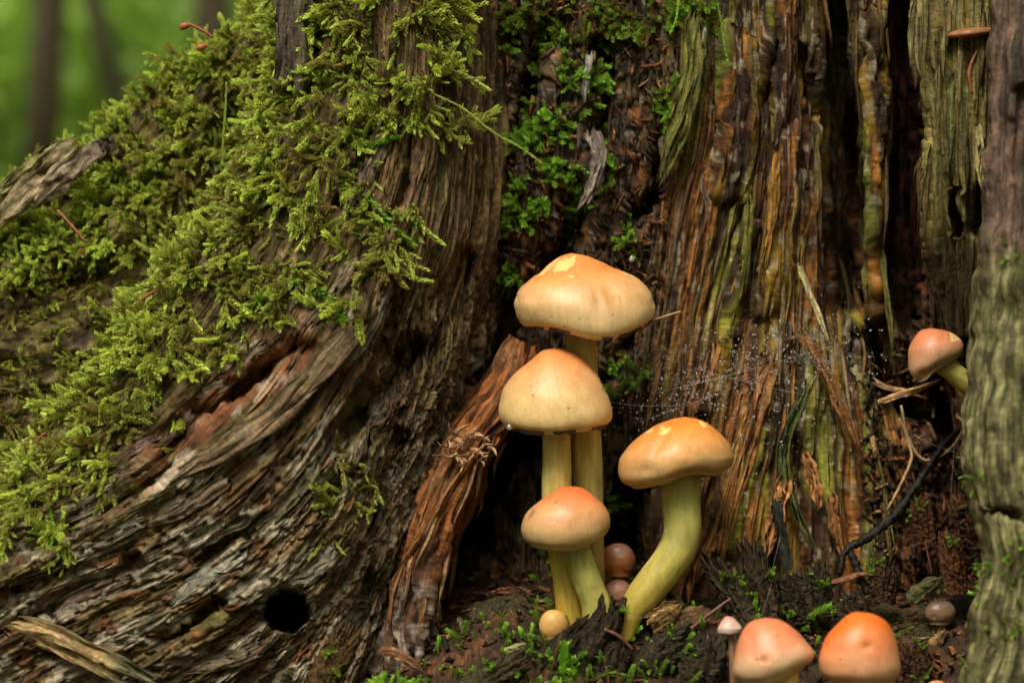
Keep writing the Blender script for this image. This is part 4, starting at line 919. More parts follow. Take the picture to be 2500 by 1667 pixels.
def instancer_tree(cl):
    g = bpy.data.node_groups.new('scatter_moss', 'GeometryNodeTree')
    g.interface.new_socket('Geometry', in_out='INPUT', socket_type='NodeSocketGeometry'); g.interface.new_socket('Geometry', in_out='OUTPUT', socket_type='NodeSocketGeometry')
    gi = g.nodes.new('NodeGroupInput'); go = g.nodes.new('NodeGroupOutput'); ip = g.nodes.new('GeometryNodeInstanceOnPoints'); ci = g.nodes.new('GeometryNodeCollectionInfo')
    ci.inputs['Collection'].default_value = cl; ci.inputs['Separate Children'].default_value = True; ci.inputs['Reset Children'].default_value = True
    def na(name, typ):
        n = g.nodes.new('GeometryNodeInputNamedAttribute'); n.data_type = typ; n.inputs['Name'].default_value = name; return n.outputs['Attribute']
    ip.inputs['Pick Instance'].default_value = True
    er = g.nodes.new('FunctionNodeEulerToRotation')
    g.links.new(na('rot', 'FLOAT_VECTOR'), er.inputs[0])
    g.links.new(gi.outputs[0], ip.inputs['Points']); g.links.new(ci.outputs[0], ip.inputs['Instance']); g.links.new(er.outputs[0], ip.inputs['Rotation'])
    g.links.new(na('scl', 'FLOAT'), ip.inputs['Scale']); g.links.new(na('pick', 'INT'), ip.inputs['Instance Index']); g.links.new(ip.outputs[0], go.inputs[0])
    return g

TREES = {k: instancer_tree(c_) for k, c_ in colls.items()}
def scatter(name, label, pos, dirs, scl, pick, tint, kind_key):
    me = bpy.data.meshes.new(name); n = len(pos); base = pos.mean(0)
    me.vertices.add(n); me.vertices.foreach_set('co', (pos - base).astype(np.float32).ravel())
    rot = np.zeros((n, 3), np.float32)
    for i in range(n):
        q = Vector(dirs[i]).to_track_quat('Z', 'X') @ Quaternion((0, 0, 1), random.uniform(0, 6.283)); rot[i] = q.to_euler()
    for nm, ty, key, dat in (('rot', 'FLOAT_VECTOR', 'vector', rot), ('scl', 'FLOAT', 'value', scl.astype(np.float32)), ('pick', 'INT', 'value', pick.astype(np.int32)), ('tint', 'FLOAT', 'value', tint.astype(np.float32))):
        a = me.attributes.new(nm, ty, 'POINT'); a.data.foreach_set(key, np.ascontiguousarray(dat).ravel())
    o = add(name, me, None, tuple(base)); md = o.modifiers.new('scatter', 'NODES'); md.node_group = TREES[kind_key]
    return tag(o, label, 'moss', None, 'stuff')

def moss_points(key, strokes, count, seed, rough=0.35):
    """random points on a surface, weighted by strokes [(polyline, radius, weight)]"""
    s_ = SURF[key]; r_ = np.random.default_rng(seed); U, V = s_['U'], s_['V']
    w = np.zeros(U.shape)
    for poly, rad, wt in strokes: w = np.maximum(w, wt * smooth(1.0, 0.55, dist_poly(U, V, poly) / rad + rough * fbm(U / 45, V / 45, seed, 3)))
    area = np.linalg.norm(np.cross(np.gradient(s_['P'], axis=0), np.gradient(s_['P'], axis=1)), axis=-1)
    w = w * area * (0.03 + smooth(-0.08, 0.3, fbm(U / 70, V / 70, seed + 3, 3)))
    w = w * ((U > -350) & (U < 2750) & (V > -350))
    idx = r_.choice(w.size, count, p=(w / w.sum()).ravel()); i, j = np.unravel_index(idx, w.shape)
    return s_['P'][i, j], s_['n'][i, j], U[i, j], V[i, j], r_

def moss_dirs(n, r_, out=0.55, down=0.5, rnd=0.7, flow=None):
    d = n * out + np.array([0, 0, -1.0]) * down + r_.normal(0, rnd, n.shape)
    if flow is not None: d = d + flow
    # keep shoots from growing into the wood
    k_ = (d * n).sum(1); d = d + n * np.clip(0.12 - k_, 0, None)[:, None]
    return d / np.linalg.norm(d, axis=1)[:, None]

ridge_l = [(760, -200), (760, 0), (740, 250), (640, 400), (540, 600), (430, 720), (350, 850), (270, 980), (150, 1130), (0, 1230), (-200, 1320)]
st = [(ridge_l, 95, 1.0), ([(880, -200), (880, 0), (870, 180), (840, 330), (740, 490), (640, 640), (590, 760), (470, 810)], 95, 0.8), ([(1060, -200), (1050, 20), (1030, 150), (1000, 250)], 85, 0.6), ([(640, 700), (560, 790)], 60, 1.0),
      ([(895, 440), (930, 560), (950, 640)], 36, 1.1), ([(760, 680), (850, 760)], 40, 1.1), ([(870, 600), (1000, 640)], 30, 1.0), ([(1010, 260), (1100, 290)], 45, 1.0),
      ([(130, 1190), (140, 1330)], 26, 1.0), ([(560, 800), (430, 900)], 40, 0.8), ([(250, 1060), (250, 1170)], 40, 1.0), ([(700, 700), (600, 800)], 50, 1.0), ([(860, 1130), (820, 1310)], 45, 0.25), ([(960, 560), (1010, 520)], 30, .8), ([(430, 1000), (420, 1090)], 26, 0.4)]
p, n, u, v, r_ = moss_points('root', st, 4300, 71, 0.6)
fl = np.array([-0.25, 0, -0.1]); d = moss_dirs(n, r_, 0.5, 0.45, 0.6, fl)
sc = r_.uniform(0.45, 1.0, len(p)) + 0.55 * (r_.random(len(p)) < 0.12); pk = r_.integers(0, 6, len(p))
ti = np.clip(-0.1 + 1.5 * fbm(u / 90, v / 90, 75, 3) + r_.normal(0, 0.35, len(p)), -1, 1)
scatter('moss_on_front_root', 'feathery yellow green moss draped over the front root of the stump', p - n * 6 * K, d, sc, pk, ti, 'a')
p, n, u, v, r_ = moss_points('root', [st[0], st[1], (st[2][0], 70, 1.0)] + st[3:8], 420, 171, 0.5)
d = moss_dirs(n, r_, 0.45, 0.5, 0.5, np.array([-0.1, -0.1, -0.1])); 
scatter('moss_sprays_on_front_root', 'larger fresh green feathery sprays lying over the front root moss', p + n * 8 * K, d, r_.uniform(0.9, 1.7, len(p)), r_.integers(0, 6, len(p)), np.clip(r_.normal(0.55, 0.35, len(p)), -0.4, 1), 'a')
st = [([(640, -300), (640, 20), (500, 170), (380, 260), (250, 370), (100, 600), (300, 600), (420, 430), (560, 300), (640, 330)], 150, 1.0), ([(500, 560), (350, 760), (200, 920), (0, 900), (-200, 800)], 240, 0.75), ([(0, 600), (-250, 700)], 200, 0.9)]
p, n, u, v, r_ = moss_points('back', st, 5200, 72)
d = moss_dirs(n, r_, 0.6, 0.25, 0.65, np.array([-0.15, -0.2, 0])); sc = r_.uniform(0.6, 1.2, len(p)) + 0.5 * (r_.random(len(p)) < 0.15); pk = r_.integers(0, 6, len(p))
ti = np.clip(0.2 + 1.3 * fbm(u / 80, v / 80, 76, 3) + r_.normal(0, 0.35, len(p)) - 0.35 * smooth(600, 800, v), -1, 1)
sc = sc * (1 - 0.3 * smooth(560, 760, v)); 
scatter('moss_on_back_root', 'soft yellow green moss covering the far root behind', p - n * 6 * K, d, sc, pk, ti, 'a')
st = [([(1160, -200), (1180, 20), (1300, 60), (1500, 50), (1680, 30)], 85, 0.45), ([(1400, 200), (1350, 300), (1330, 430), (1260, 510), (1190, 540)], 62, 1.0), ([(1350, 400), (1440, 470), (1400, 520)], 55, 1.0),
      ([(1480, 350), (1490, 430)], 45, 0.6), ([(1630, 240), (1650, 290)], 32, 0.9), ([(1280, 290), (1330, 330)], 30, 0.9), ([(1660, -100), (1660, 60)], 34, 0.9), ([(1500, 880), (1560, 900), (1480, 960)], 34, 0.35), ([(1320, 1330), (1310, 1440), (1340, 1510)], 36, 0.6),
      ([(1545, 570), (1540, 590)], 16, 1.0), ([(1500, 1230), (1510, 1300)], 26, 0.7), ([(1300, 650), (1200, 700)], 40, .3)]
p, n, u, v, r_ = moss_points('wall', st, 1500, 73)
d = moss_dirs(n, r_, 0.8, 0.1, 0.55); sc = r_.uniform(0.55, 1.1, len(p)); pk = r_.integers(0, 4, len(p)); ti = np.clip(r_.normal(0.15, 0.4, len(p)) - 0.6 * smooth(160, 60, v), -1, 1)
scatter('moss_on_inner_wall', 'bright green star leaved moss growing in the dark recess', p, d, sc, pk, ti, 'f')
st = [([(2440, 620), (2520, 660)], 40, 1.0), ([(2460, 1350), (2450, 1500), (2410, 1620)], 50, 0.8), ([(2385, 1100), (2390, 1200)], 20, 0.6)]
p, n, u, v, r_ = moss_points('post', st, 160, 74)
scatter('moss_on_outer_post', 'thin green moss tufts on the blurred grey green post', p, moss_dirs(n, r_, 0.6, 0.3, 0.5), r_.uniform(0.3, 0.55, len(p)), r_.integers(0, 4, len(p)), r_.normal(0, 0.4, len(p)), 'f')

# moss on the rubble floor
def on_floor(x, y): return np.stack([x, y, floor_z(x, y) + 0.0012], -1)
r_ = np.random.default_rng(79); q = []
for (u0, v0, dd, su, n_) in [(1640, 1560, -40, 60, 60), (1380, 1590, -70, 60, 50), (1250, 1640, -120, 70, 60), (1960, 1470, 60, 40, 26), (60, 1640, -60, 40, 40), (1840, 1470, 20, 30, 10), (2200, 1500, 60, 40, 8), (1520, 1620, -100, 70, 40), (1000, 1650, -150, 60, 60)]:
    c0 = P(u0, v0, dd)
    x = c0[0] + r_.normal(0, su * K, n_); y = c0[1] + r_.normal(0, su * K, n_); q.append(on_floor(x, y))
q = np.vstack(q); nn = np.tile([0, 0, 1.0], (len(q), 1))
scatter('moss_on_rubble_floor', 'small dark green moss tufts among the wood rubble on the floor', q, moss_dirs(nn, r_, 0.9, 0, 0.6), r_.uniform(0.5, 1.0, len(q)), r_.integers(0, 4, len(q)), r_.normal(0, 0.4, len(q)), 'f')

# single sprigs that stand out
def strand_mesh(name, pts, mat, seed, leaf, wide, spread, dens, per=3, pale=0.3, on=None):
    n = max(8, int(dens)); q, L = catmull(pts, n); path = P(q[:, 0], q[:, 1], q[:, 2]) if on is None else hug(on, [(p_[0], p_[1]) for p_ in pts], n, 16); r_ = np.random.default_rng(seed)
    tan = np.gradient(path, axis=0); tan /= np.linalg.norm(tan, axis=1)[:, None]
    V = []; F = []; A = []
    for i in range(n):
        d = tan[i]; e1 = np.cross(d, [0.1, 0.9, 0.2]); e1 /= np.linalg.norm(e1); e2 = np.cross(d, e1); x = i / n
        for k in range(per):
            an = k * 2 * math.pi / per + i * 1.1 + r_.uniform(-.3, .3); rad = math.cos(an) * e1 + math.sin(an) * e2; tg = -math.sin(an) * e1 + math.cos(an) * e2
            sp = spread * r_.uniform(0.7, 1.2); ld = d * math.cos(sp) + rad * math.sin(sp); l_ = leaf * K * r_.uniform(0.75, 1.2); w_ = l_ * wide / leaf
            p0 = path[i]; tip = p0 + ld * l_ - rad * 0.15 * l_; mid = p0 + ld * l_ * 0.42; b0 = len(V)
            V.extend([p0, mid + tg * w_ * .5, tip, mid - tg * w_ * .5, mid - rad * w_ * .16]); F.extend([(b0, b0 + 1, b0 + 4), (b0 + 1, b0 + 2, b0 + 4), (b0 + 2, b0 + 3, b0 + 4), (b0 + 3, b0, b0 + 4)])
            g = pale + (1 - pale) * x; A.extend([g * .7, g * .9, min(1, g * 1.1), g * .9, g * .8])
    v2, f2, _ = tube(path, np.full(n, 2.2 * K), 4)
    f3 = np.concatenate([f2[:, [0, 1, 2]], f2[:, [0, 2, 3]]]) + len(V)
    return np.vstack([np.array(V), v2]), np.vstack([np.array(F), f3]), np.concatenate([A, np.full(len(v2), 0.5)])

sprigs = [
 ('single slender moss strand reaching out over the dark recess', [(1060, 230, 0), (1130, 265, -20), (1200, 320, -35), (1270, 360, -45), (1318, 395, -50)], 'moss', 9, 3.4, 0.35, 60, 0.75),
 ('pale moss strand hanging straight down in front of the dark gap', [(553, 200, 190), (550, 270, 185), (545, 340, 182), (543, 393, 185)], 'moss', 9, 4, 0.3, 44, 0.8),
 ('forked curved moss strand beside the hanging straight strand', [(605, 175, 180), (612, 215, 175), (628, 245, 172), (645, 265, 172)], 'moss', 9, 4, 0.35, 30, 0.7),
 ('long pale moss strand along the left ridge of the root', [(480, 655, 40), (430, 695, 35), (385, 745, 30), (345, 795, 30)], 'moss', 13, 5, 0.7, 60, 0.8),
 ('drooping moss strand with pale tip over the bare root wood', [(320, 850, 20), (365, 870, 0), (410, 885, -12), (447, 893, -15)], 'moss', 12, 4.5, 0.5, 50, 0.75),
 ('feathery moss branch lying across the brown root grain', [(600, 760, -5), (650, 725, -15), (690, 700, -18), (725, 690, -18)], 'moss_fresh', 20, 5, 0.9, 46, 0.6),
 ('dark feathery moss sprig pointing over the grey root wood', [(745, 690, -20), (790, 720, -35), (825, 745, -42), (850, 792, -42)], 'moss_fresh', 20, 5, 0.9, 46, 0.3),
 ('moss sprig hanging below the mossy edge beside the dry needle', [(250, 1090, -30), (262, 1130, -40), (264, 1170, -45), (252, 1215, -48)], 'moss', 13, 5, 0.6, 48, 0.7),
 ('forked moss sprig stretched along the lower root edge', [(180, 1150, -40), (140, 1195, -60), (90, 1225, -65), (50, 1255, -66)], 'moss', 13, 5, 0.6, 50, 0.75),
 ('thin dark moss strand trailing down the pale root wood', [(122, 1220, -62), (133, 1270, -70), (138, 1300, -72), (130, 1335, -74)], 'moss_fresh', 9, 4, 0.6, 36, 0.5),
 ('bright spiky moss shoot standing among black wood fragments', [(1375, 1668, -110), (1376, 1635, -112), (1376, 1605, -114), (1377, 1578, -115)], 'moss_fresh', 22, 5.5, 0.85, 34, 0.9),
 ('shorter bright spiky moss shoot beside the standing one', [(1400, 1672, -105), (1400, 1645, -108), (1402, 1612, -110)], 'moss_fresh', 20, 5.5, 0.85, 28, 0.85),
 ('green moss sprig lying between two dark shards', [(1970, 1510, 20), (1995, 1495, 15), (2020, 1482, 12), (2055, 1470, 10)], 'moss_fresh', 18, 6, 0.8, 30, 0.6),
 ('forked light green moss dangling over grey wood', [(1658, -30, 180), (1655, 20, 175), (1650, 50, 172), (1640, 76, 170)], 'moss_fresh', 9, 4, 0.5, 30, 0.8),
 ('dark moss strand hanging down the olive wood strip', [(1752, 10, 190), (1762, 60, 186), (1768, 105, 186), (1775, 142, 188)], 'moss_fresh', 8, 3.5, 0.45, 34, 0.2),
 ('pale moss branch lying over the upper root bark', [(780, 420, -10), (765, 470, -18), (775, 520, -22), (745, 560, -22)], 'moss', 13, 5, 0.6, 46, 0.6),
 ('fern like moss branch crossing the brown bark ridge', [(870, 470, -30), (915, 500, -48), (950, 545, -50), (1000, 595, -45)], 'moss_fresh', 15, 4.5, 0.7, 50, 0.4),
 ('short leafy moss branch against the bare brown bark', [(905, 380, -10), (925, 362, -20), (950, 348, -25), (972, 338, -26)], 'moss_fresh', 13, 5, 0.7, 34, 0.5),
]
for i, (lab, pts, mt, lf, wd, sp, dn, pale) in enumerate(sprigs):
    v, f, a = strand_mesh('moss_sprig', pts, mt, 800 + i, lf * 1.25, wd * 1.5, sp, dn, 4, pale, 'root' if i in (3, 4, 5, 6, 7, 8, 9, 15, 16, 17) else None)
    solo('moss_sprig', v, f, M[mt], P(*pts[0]), lab, 'moss', None, None, {'lt': a}, None, False)

# ------------------------------------------------------------------ loose wood: stick, shards, chips, rootlets
def shard(name, label, cat, pts, width, thick, col, seed, mat='root', group=None, cols=7, n=16, ends=(0.9, 0.2), jag=0.4):
    v, f, uv, tone = ragged(pathw(pts, n), width, thick, seed, cols, ends, jag)
    r_ = np.random.default_rng(seed); c = np.clip(wood_colour(col, len(v), seed, 0.3) * tone[:, None], 0.004, 1)
    return solo(name, v, f, M[mat], P(*pts[0]), label, cat, group, None, {'col': c}, uv, False)

STICK = shard('broken_stick', 'pale broken stick with grey mossy end lying below the root', 'stick', [(10, 1525, -150), (90, 1545, -165), (180, 1580, -178), (270, 1625, -190), (390, 1672, -205)], 64, 24, (0.30, 0.20, 0.085), 901, cols=9, n=26, ends=(0.45, 0.5))
ca = STICK.data.attributes['col']; buf = np.empty(len(STICK.data.vertices) * 4, np.float32); ca.data.foreach_get('color', buf); buf = buf.reshape(-1, 4); co = np.empty(len(STICK.data.vertices) * 3, np.float32); STICK.data.vertices.foreach_get('co', co); co = co.reshape(-1, 3)
g_ = smooth(0.022, 0.030, co[:, 0]); buf[:, :3] = mixc(buf[:, :3], buf[:, :3] * np.array([0.45, 0.62, 0.75]), g_); ca.data.foreach_set('color', buf.ravel())
pts_lab = [
 ('mossy_wood_shard', 'olive pointed wood shard rising at the foot of the root', [(780, 1690, -120), (800, 1640, -118), (830, 1590, -116), (855, 1545, -115)], 70, 24, (0.13, 0.085, 0.025)),
 ('mossy_wood_shard', 'dark low shard beside the olive pointed shard', [(675, 1700, -130), (690, 1660, -128), (715, 1625, -126)], 40, 16, (0.06, 0.05, 0.025)),
 ('black_wood_chunk', 'black mossy wood chunk hiding the yellow button', [(1300, 1690, -70), (1345, 1630, -72), (1390, 1590, -72), (1430, 1550, -72)], 84, 34, (0.030, 0.028, 0.016)),
 ('black_wood_chunk', 'black jagged chunk at the foot of the small mushroom', [(1420, 1640, -75), (1450, 1570, -76), (1480, 1520, -76), (1490, 1480, -74)], 78, 40, (0.034, 0.030, 0.016)),
 ('black_wood_chunk', 'wide dark chunk in front of the bent stem', [(1520, 1710, -85), (1580, 1640, -80), (1640, 1595, -76), (1690, 1565, -72)], 110, 42, (0.038, 0.034, 0.022)),
 ('torn_bark_scrap', 'thin tan bark scrap curled beside the bent stem base', [(1580, 1530, -50), (1620, 1500, -46), (1665, 1470, -44)], 56, 12, (0.21, 0.125, 0.045)),
 ('torn_bark_scrap', 'brown bark scrap lying right of the tan scrap', [(1640, 1510, -30), (1690, 1500, -28), (1735, 1480, -26)], 40, 10, (0.13, 0.07, 0.03)),
 ('grey_wood_shard', 'grey jagged shard leaning left with green moss at its tip', [(1850, 1560, 20), (1810, 1490, 15), (1775, 1430, 12), (1738, 1375, 10)], 62, 30, (0.085, 0.080, 0.055)),
 ('dark_wood_shard', 'dark upright splintered shard behind the pale pink cap', [(1870, 1540, 40), (1860, 1470, 38), (1840, 1400, 36), (1828, 1340, 35)], 78, 34, (0.060, 0.046, 0.026)),
 ('dark_wood_shard', 'dark blunt shard leaning beside the upright splintered shard', [(1960, 1520, 45), (1945, 1460, 42), (1925, 1410, 40)], 70, 34, (0.042, 0.034, 0.020)),
 ('black_wood_sliver', 'black thin sliver standing in front of the orange fibres', [(1925, 1400, 70), (1912, 1320, 72), (1900, 1260, 74), (1885, 1205, 76)], 26, 14, (0.025, 0.026, 0.016)),
 ('mossy_wood_sliver', 'mossy olive sliver lying on the floor near the puffy button', [(2215, 1465, 110), (2260, 1430, 112), (2300, 1405, 114)], 34, 14, (0.085, 0.085, 0.03)),
 ('fallen_wood_sliver', 'tan sliver under the frayed stalk of the puffy button', [(2255, 1600, 60), (2280, 1570, 62), (2312, 1535, 66)], 26, 10, (0.20, 0.12, 0.045)),
 ('pale_wood_sliver', 'pale thin sliver leaning down the orange wall', [(1948, 642, 170), (1975, 710, 160), (2000, 770, 152), (2027, 845, 145)], 14, 7, (0.42, 0.36, 0.17)),
 ('brown_root_stub', 'brown smooth twig piece lying among dark rubble', [(2000, 1435, 90), (2060, 1415, 88), (2100, 1402, 86), (2140, 1405, 84)], 16, 12, (0.20, 0.085, 0.045)),
 ('tan_splinter', 'tan splinter crossing under the tilted cap, pointing left', [(2140, 985, 190), (2190, 965, 170), (2240, 950, 150), (2300, 925, 130)], 15, 8, (0.36, 0.20, 0.09)),
 ('tan_splinter', 'second tan splinter crossing the first below the tilted cap', [(2125, 925, 190), (2165, 945, 175), (2210, 955, 165), (2270, 975, 150)], 14, 8, (0.34, 0.19, 0.085)),
 ('dark_mossy_log_piece', 'dark green mossy wood piece at the lower middle edge', [(1090, 1750, -200), (1160, 1690, -190), (1210, 1655, -180), (1270, 1620, -165)], 80, 32, (0.055, 0.055, 0.024)),
 ('olive_twig', 'short olive twig stub poking up from the mossy piece', [(1230, 1590, -120), (1260, 1578, -120), (1290, 1570, -122)], 14, 10, (0.22, 0.20, 0.07)),
 ('dark_wood_chunk', 'dark mossy chunk left of the pinkish orange cap', [(1700, 1690, -140), (1720, 1620, -138), (1735, 1560, -136)], 95, 44, (0.045, 0.042, 0.026)),
 ('curled_bark_scrap', 'curled orange brown scrap lying by the grey root foot', [(925, 1590, -40), (960, 1592, -55), (1000, 1615, -60), (1040, 1640, -58)], 24, 9, (0.22, 0.10, 0.045)),
]

def chunk(name, label, pts, width, thick, col, seed, mossy=0.35):
    """crumbling lump of wood along a path: fibrous ridges, jagged broken upper end"""
    n, m = 40, 52; q, L = catmull(pts, n); path = P(q[:, 0], q[:, 1], q[:, 2]); x = np.linspace(0, 1, n)[:, None]; th = np.linspace(0, 2 * math.pi, m, endpoint=False)[None]
    tan = np.gradient(path, axis=0); tan /= np.linalg.norm(tan, axis=1)[:, None]; b = np.cross(tan, -FWD); b /= np.linalg.norm(b, axis=1)[:, None]; c = np.cross(b, tan)
    cs, sn = np.cos(th) * 2.2, np.sin(th) * 2.2
    rdg = noise(cs * 2.2 + sn * 1.3, x * 1.2 + sn, seed) + 0.6 * noise(cs * 5 + 7, sn * 5 + x * 2, seed + 1) + 0.35 * noise(cs * 11, sn * 11 + x * 9, seed + 2)
    prof = 1 - 0.25 * smooth(0.5, 1, x) ** 2; rr_ = prof * (1 + 0.30 * rdg)
    ext = (0.26 * noise(cs * 1.6, sn * 1.6, seed + 3) + 0.08 * noise(cs * 4, sn * 4, seed + 4)) * smooth(0.35, 1, x) * L * K
    V = path[:, None] + (np.cos(th) * rr_ * width * 0.5 * K)[..., None] * b[:, None] + (np.sin(th) * rr_ * thick * 0.8 * K)[..., None] * c[:, None] + ext[..., None] * tan[:, None]
    r2 = np.random.default_rng(seed); V = V + r2.normal(0, 1.5 * K, V.shape)
    top = V[-1].mean(0) - tan[-1] * 0.12 * L * K; V = np.concatenate([V, (V[-1] * 0.45 + top * 0.55)[None] - tan[-1] * 0.10 * L * K, np.repeat(top[None, None], m, 1)], 0)
    cc = wood_colour(col, (n + 2) * m, seed, 0.35).reshape(n + 2, m, 3); xx = np.linspace(0, 1, n + 2)[:, None]
    cc = mixc(cc, (0.055, 0.070, 0.016), mossy * 1.3 * smooth(0.0, 0.5, noise(cs * 2, sn * 2 + xx * 5, seed + 6))); cc = cc * np.array([0.55, 0.43, 0.32]); cc = mixc(cc, (0.085, 0.055, 0.028), 0.45 * smooth(0.2, 0.5, noise(cs * 3, sn * 3 + xx * 3, seed + 7)))
    uv = np.stack([np.broadcast_to(th / 6.28 * width / 40, (n + 2, m)), np.broadcast_to(xx * L / 100, (n + 2, m))], -1)
    CH.append((V[4:n, :m // 2 + 2].reshape(-1, 3), c.mean(0)))
    return solo(name, V, grid_faces(n + 2, m, True), M['soil'], P(*pts[0]), label, 'wood', None, None, {'col': cc}, uv, False)
CH = []
for i, (nm, lab, pts, wd, th_, colr) in enumerate(pts_lab):
    if wd >= 60 and 'scrap' not in nm: chunk(nm, lab, pts, wd, th_, colr, 920 + i)
    else: shard(nm, lab, 'wood', pts, wd, th_, colr, 920 + i, cols=9 if wd > 40 else 4, n=18)
extra = [
 ('black_wood_chunk', 'low black lump between the small mushroom and the wide dark chunk', [(1490, 1690, -90), (1500, 1620, -88), (1515, 1570, -86)], 90, 36, (0.026, 0.022, 0.015)),
 ('dark_wood_chunk', 'squat dark lump behind the bright orange topped cap', [(2080, 1560, 10), (2075, 1500, 12), (2062, 1455, 14)], 90, 40, (0.040, 0.026, 0.014)),
 ('dark_wood_chunk', 'reddish dark lump right of the bright orange topped cap', [(2240, 1690, -80), (2232, 1630, -78), (2215, 1575, -76)], 84, 36, (0.075, 0.030, 0.013)),
 ('dark_wood_shard', 'narrow dark shard standing behind the lying moss sprig', [(2010, 1500, 60), (2000, 1440, 60), (1990, 1385, 60)], 60, 26, (0.042, 0.036, 0.018)),
 ('brown_wood_shard', 'brown stubby shard near the black rootlet foot', [(2150, 1470, 90), (2160, 1420, 92), (2165, 1375, 94)], 62, 26, (0.075, 0.034, 0.015)),
 ('brown_wood_shard', 'crumbly orange brown shard near the post foot', [(2330, 1450, 130), (2325, 1380, 134), (2318, 1310, 138)], 64, 28, (0.13, 0.050, 0.019)),
 ('brown_wood_shard', 'dark orange lump of rot below the tilted cap', [(2250, 1330, 170), (2245, 1280, 172), (2230, 1225, 174)], 80, 32, (0.11, 0.040, 0.015)),
]
for i, (nm, lab, pts, wd, th_, colr) in enumerate(extra): chunk(nm, lab, pts, wd, th_, colr, 980 + i, 0.25)
r_ = np.random.default_rng(313); q = []; nn = []
for pts_, nc in CH:
    for _ in range(2):
        c_ = pts_[r_.integers(0, len(pts_))]; k_ = np.argsort(((pts_ - c_) ** 2).sum(1))[:30:6]; q.append(pts_[k_]); nn.append(np.tile(nc + np.array([0, 0, 0.9]), (len(k_), 1)))
q = np.vstack(q); nn = np.vstack(nn); nn /= np.linalg.norm(nn, axis=1)[:, None]
scatter('moss_on_wood_chunks', 'tiny green moss tufts clinging to the black wood chunks', q, moss_dirs(nn, r_, 0.9, 0, 0.5), r_.uniform(0.35, 0.65, len(q)), r_.integers(0, 4, len(q)), r_.normal(-0.1, 0.4, len(q)), 'f')

def chip_mesh(seed):
    r_ = np.random.default_rng(seed); n = 7; a = np.sort(r_.uniform(0, 6.283, n)); L = r_.uniform(0.5, 1, n)
    x = np.cos(a) * L * r_.uniform(1.6, 3.2); y = np.sin(a) * L; b = r_.uniform(-0.3, 0.3)
    z = b * x ** 2 * 0.3
    V = np.concatenate([np.stack([x, y, z + 0.18 + r_.uniform(0, .12, n)], 1), np.stack([x * .92, y * .92, z - 0.15], 1)])
    F = [tuple(range(n)), tuple(range(2 * n - 1, n - 1, -1))] + [(i, i + n, (i + 1) % n + n, (i + 1) % n) for i in range(n)]
    return V * 10 * K, F
chip_cols = {'orange brown': (0.22, 0.085, 0.028), 'dark brown': (0.055, 0.032, 0.018), 'tan': (0.28, 0.18, 0.085), 'mossy olive': (0.085, 0.08, 0.028)}
r_ = np.random.default_rng(5); lib = []
for i, (cn, cc) in enumerate(chip_cols.items()):
    for k in range(4):
        V, F = chip_mesh(950 + i * 10 + k)
        lib.append((cn, make_mesh('wood_chip', V, F, M['soil'], {'col': wood_colour(cc, len(V), i * 7 + k, 0.4)}, V[:, :2] * 100 + i + k, False)))
k = 0
while k < 150:
    x = r_.uniform(-0.05, 0.13); y = r_.uniform(-0.09, 0.035)
    p_ = np.array([x, y, floor_z(x, y) + 0.001]); u, v = UVpix(p_)
    if v < 1340 or v > 1720 or u > 2420 or u < 850: continue
    if r_.random() < 0.5 and u < 1700: continue
    cn, me = lib[r_.integers(len(lib))]
    o = add('wood_chip', me, None, tuple(p_)); o.rotation_euler = (r_.normal(0, 0.6), r_.normal(0, 0.5), r_.uniform(0, 6.28)); sc = r_.uniform(0.45, 1.35); o.scale = (sc * r_.uniform(0.8, 1.6), sc, sc)
    tag(o, cn + ' chip of rotten wood lying in the rubble on the floor', 'wood chip', cn + ' wood chips on the floor'); k += 1

def cord(name, label, cat, pts, rads, mat, n=40, sides=8, group=None, jag=0.12, seed=0):
    q, _ = catmull(pts, n); path = P(q[:, 0], q[:, 1], q[:, 2]); v, f, _ = tube(path, np.interp(np.linspace(0, 1, n), np.linspace(0, 1, len(rads)), rads) * K, sides, 1.0, None, jag, seed)
    return solo(name, v, f, M[mat], P(*pts[0]), label, cat, group)
cord('black_rootlet', 'thick black rootlet slanting across the right of the hollow', 'root', [(2350, 1040, 190), (2300, 1090, 170), (2250, 1165, 160), (2190, 1250, 150), (2120, 1310, 140), (2065, 1345, 125), (2050, 1400, 110)], [6, 8, 8, 11, 11, 9, 7], 'black', 80, 9, None, 0.45, 1)
cord('black_rootlet', 'short black rootlet branch standing on the floor', 'root', [(2075, 1340, 130), (2095, 1395, 115), (2120, 1450, 100)], [9, 11, 10], 'black', 30, 8, None, 0.25, 2)
cord('thin_rootlet', 'thin tan rootlet hanging along the black rootlet', 'root', [(2200, 990, 240), (2215, 1070, 200), (2225, 1120, 180), (2190, 1200, 165), (2165, 1245, 160)], [3.5, 4.5, 4, 4, 3], 'twig', 40, 6, None, 0.3, 3)
cord('thin_rootlet', 'wavy dark tan rootlet crossing under the tilted cap stem', 'root', [(2195, 1020, 200), (2240, 1110, 190), (2280, 1120, 180), (2330, 1085, 170), (2355, 1040, 165)], [3, 4, 4, 4, 3], 'twig', 40, 6, None, 0.3, 4)
cord('curled_rootlet', 'curled tan rootlet beside the tallest cap', 'root', [(1556, 848, 110), (1565, 810, 70), (1590, 785, 40), (1625, 772, 25), (1662, 761, 15)], [2.5, 3.2, 3.2, 3.2, 3.6], 'twig', 40, 7, None, 0.12, 5)
cord('dark_twig', 'dark red brown twig sticking out of the wide dark chunk', 'twig', [(1680, 1540, -40), (1730, 1500, -35), (1785, 1460, -25)], [6, 5, 4], 'needle_dark', 24, 7, None, 0.2, 6)
cord('dark_twig', 'dark twig lying below the bent stem', 'twig', [(1475, 1535, -110), (1510, 1552, -112), (1545, 1585, -112)], [5, 5, 3], 'needle_dark', 24, 7, None, 0.2, 7)
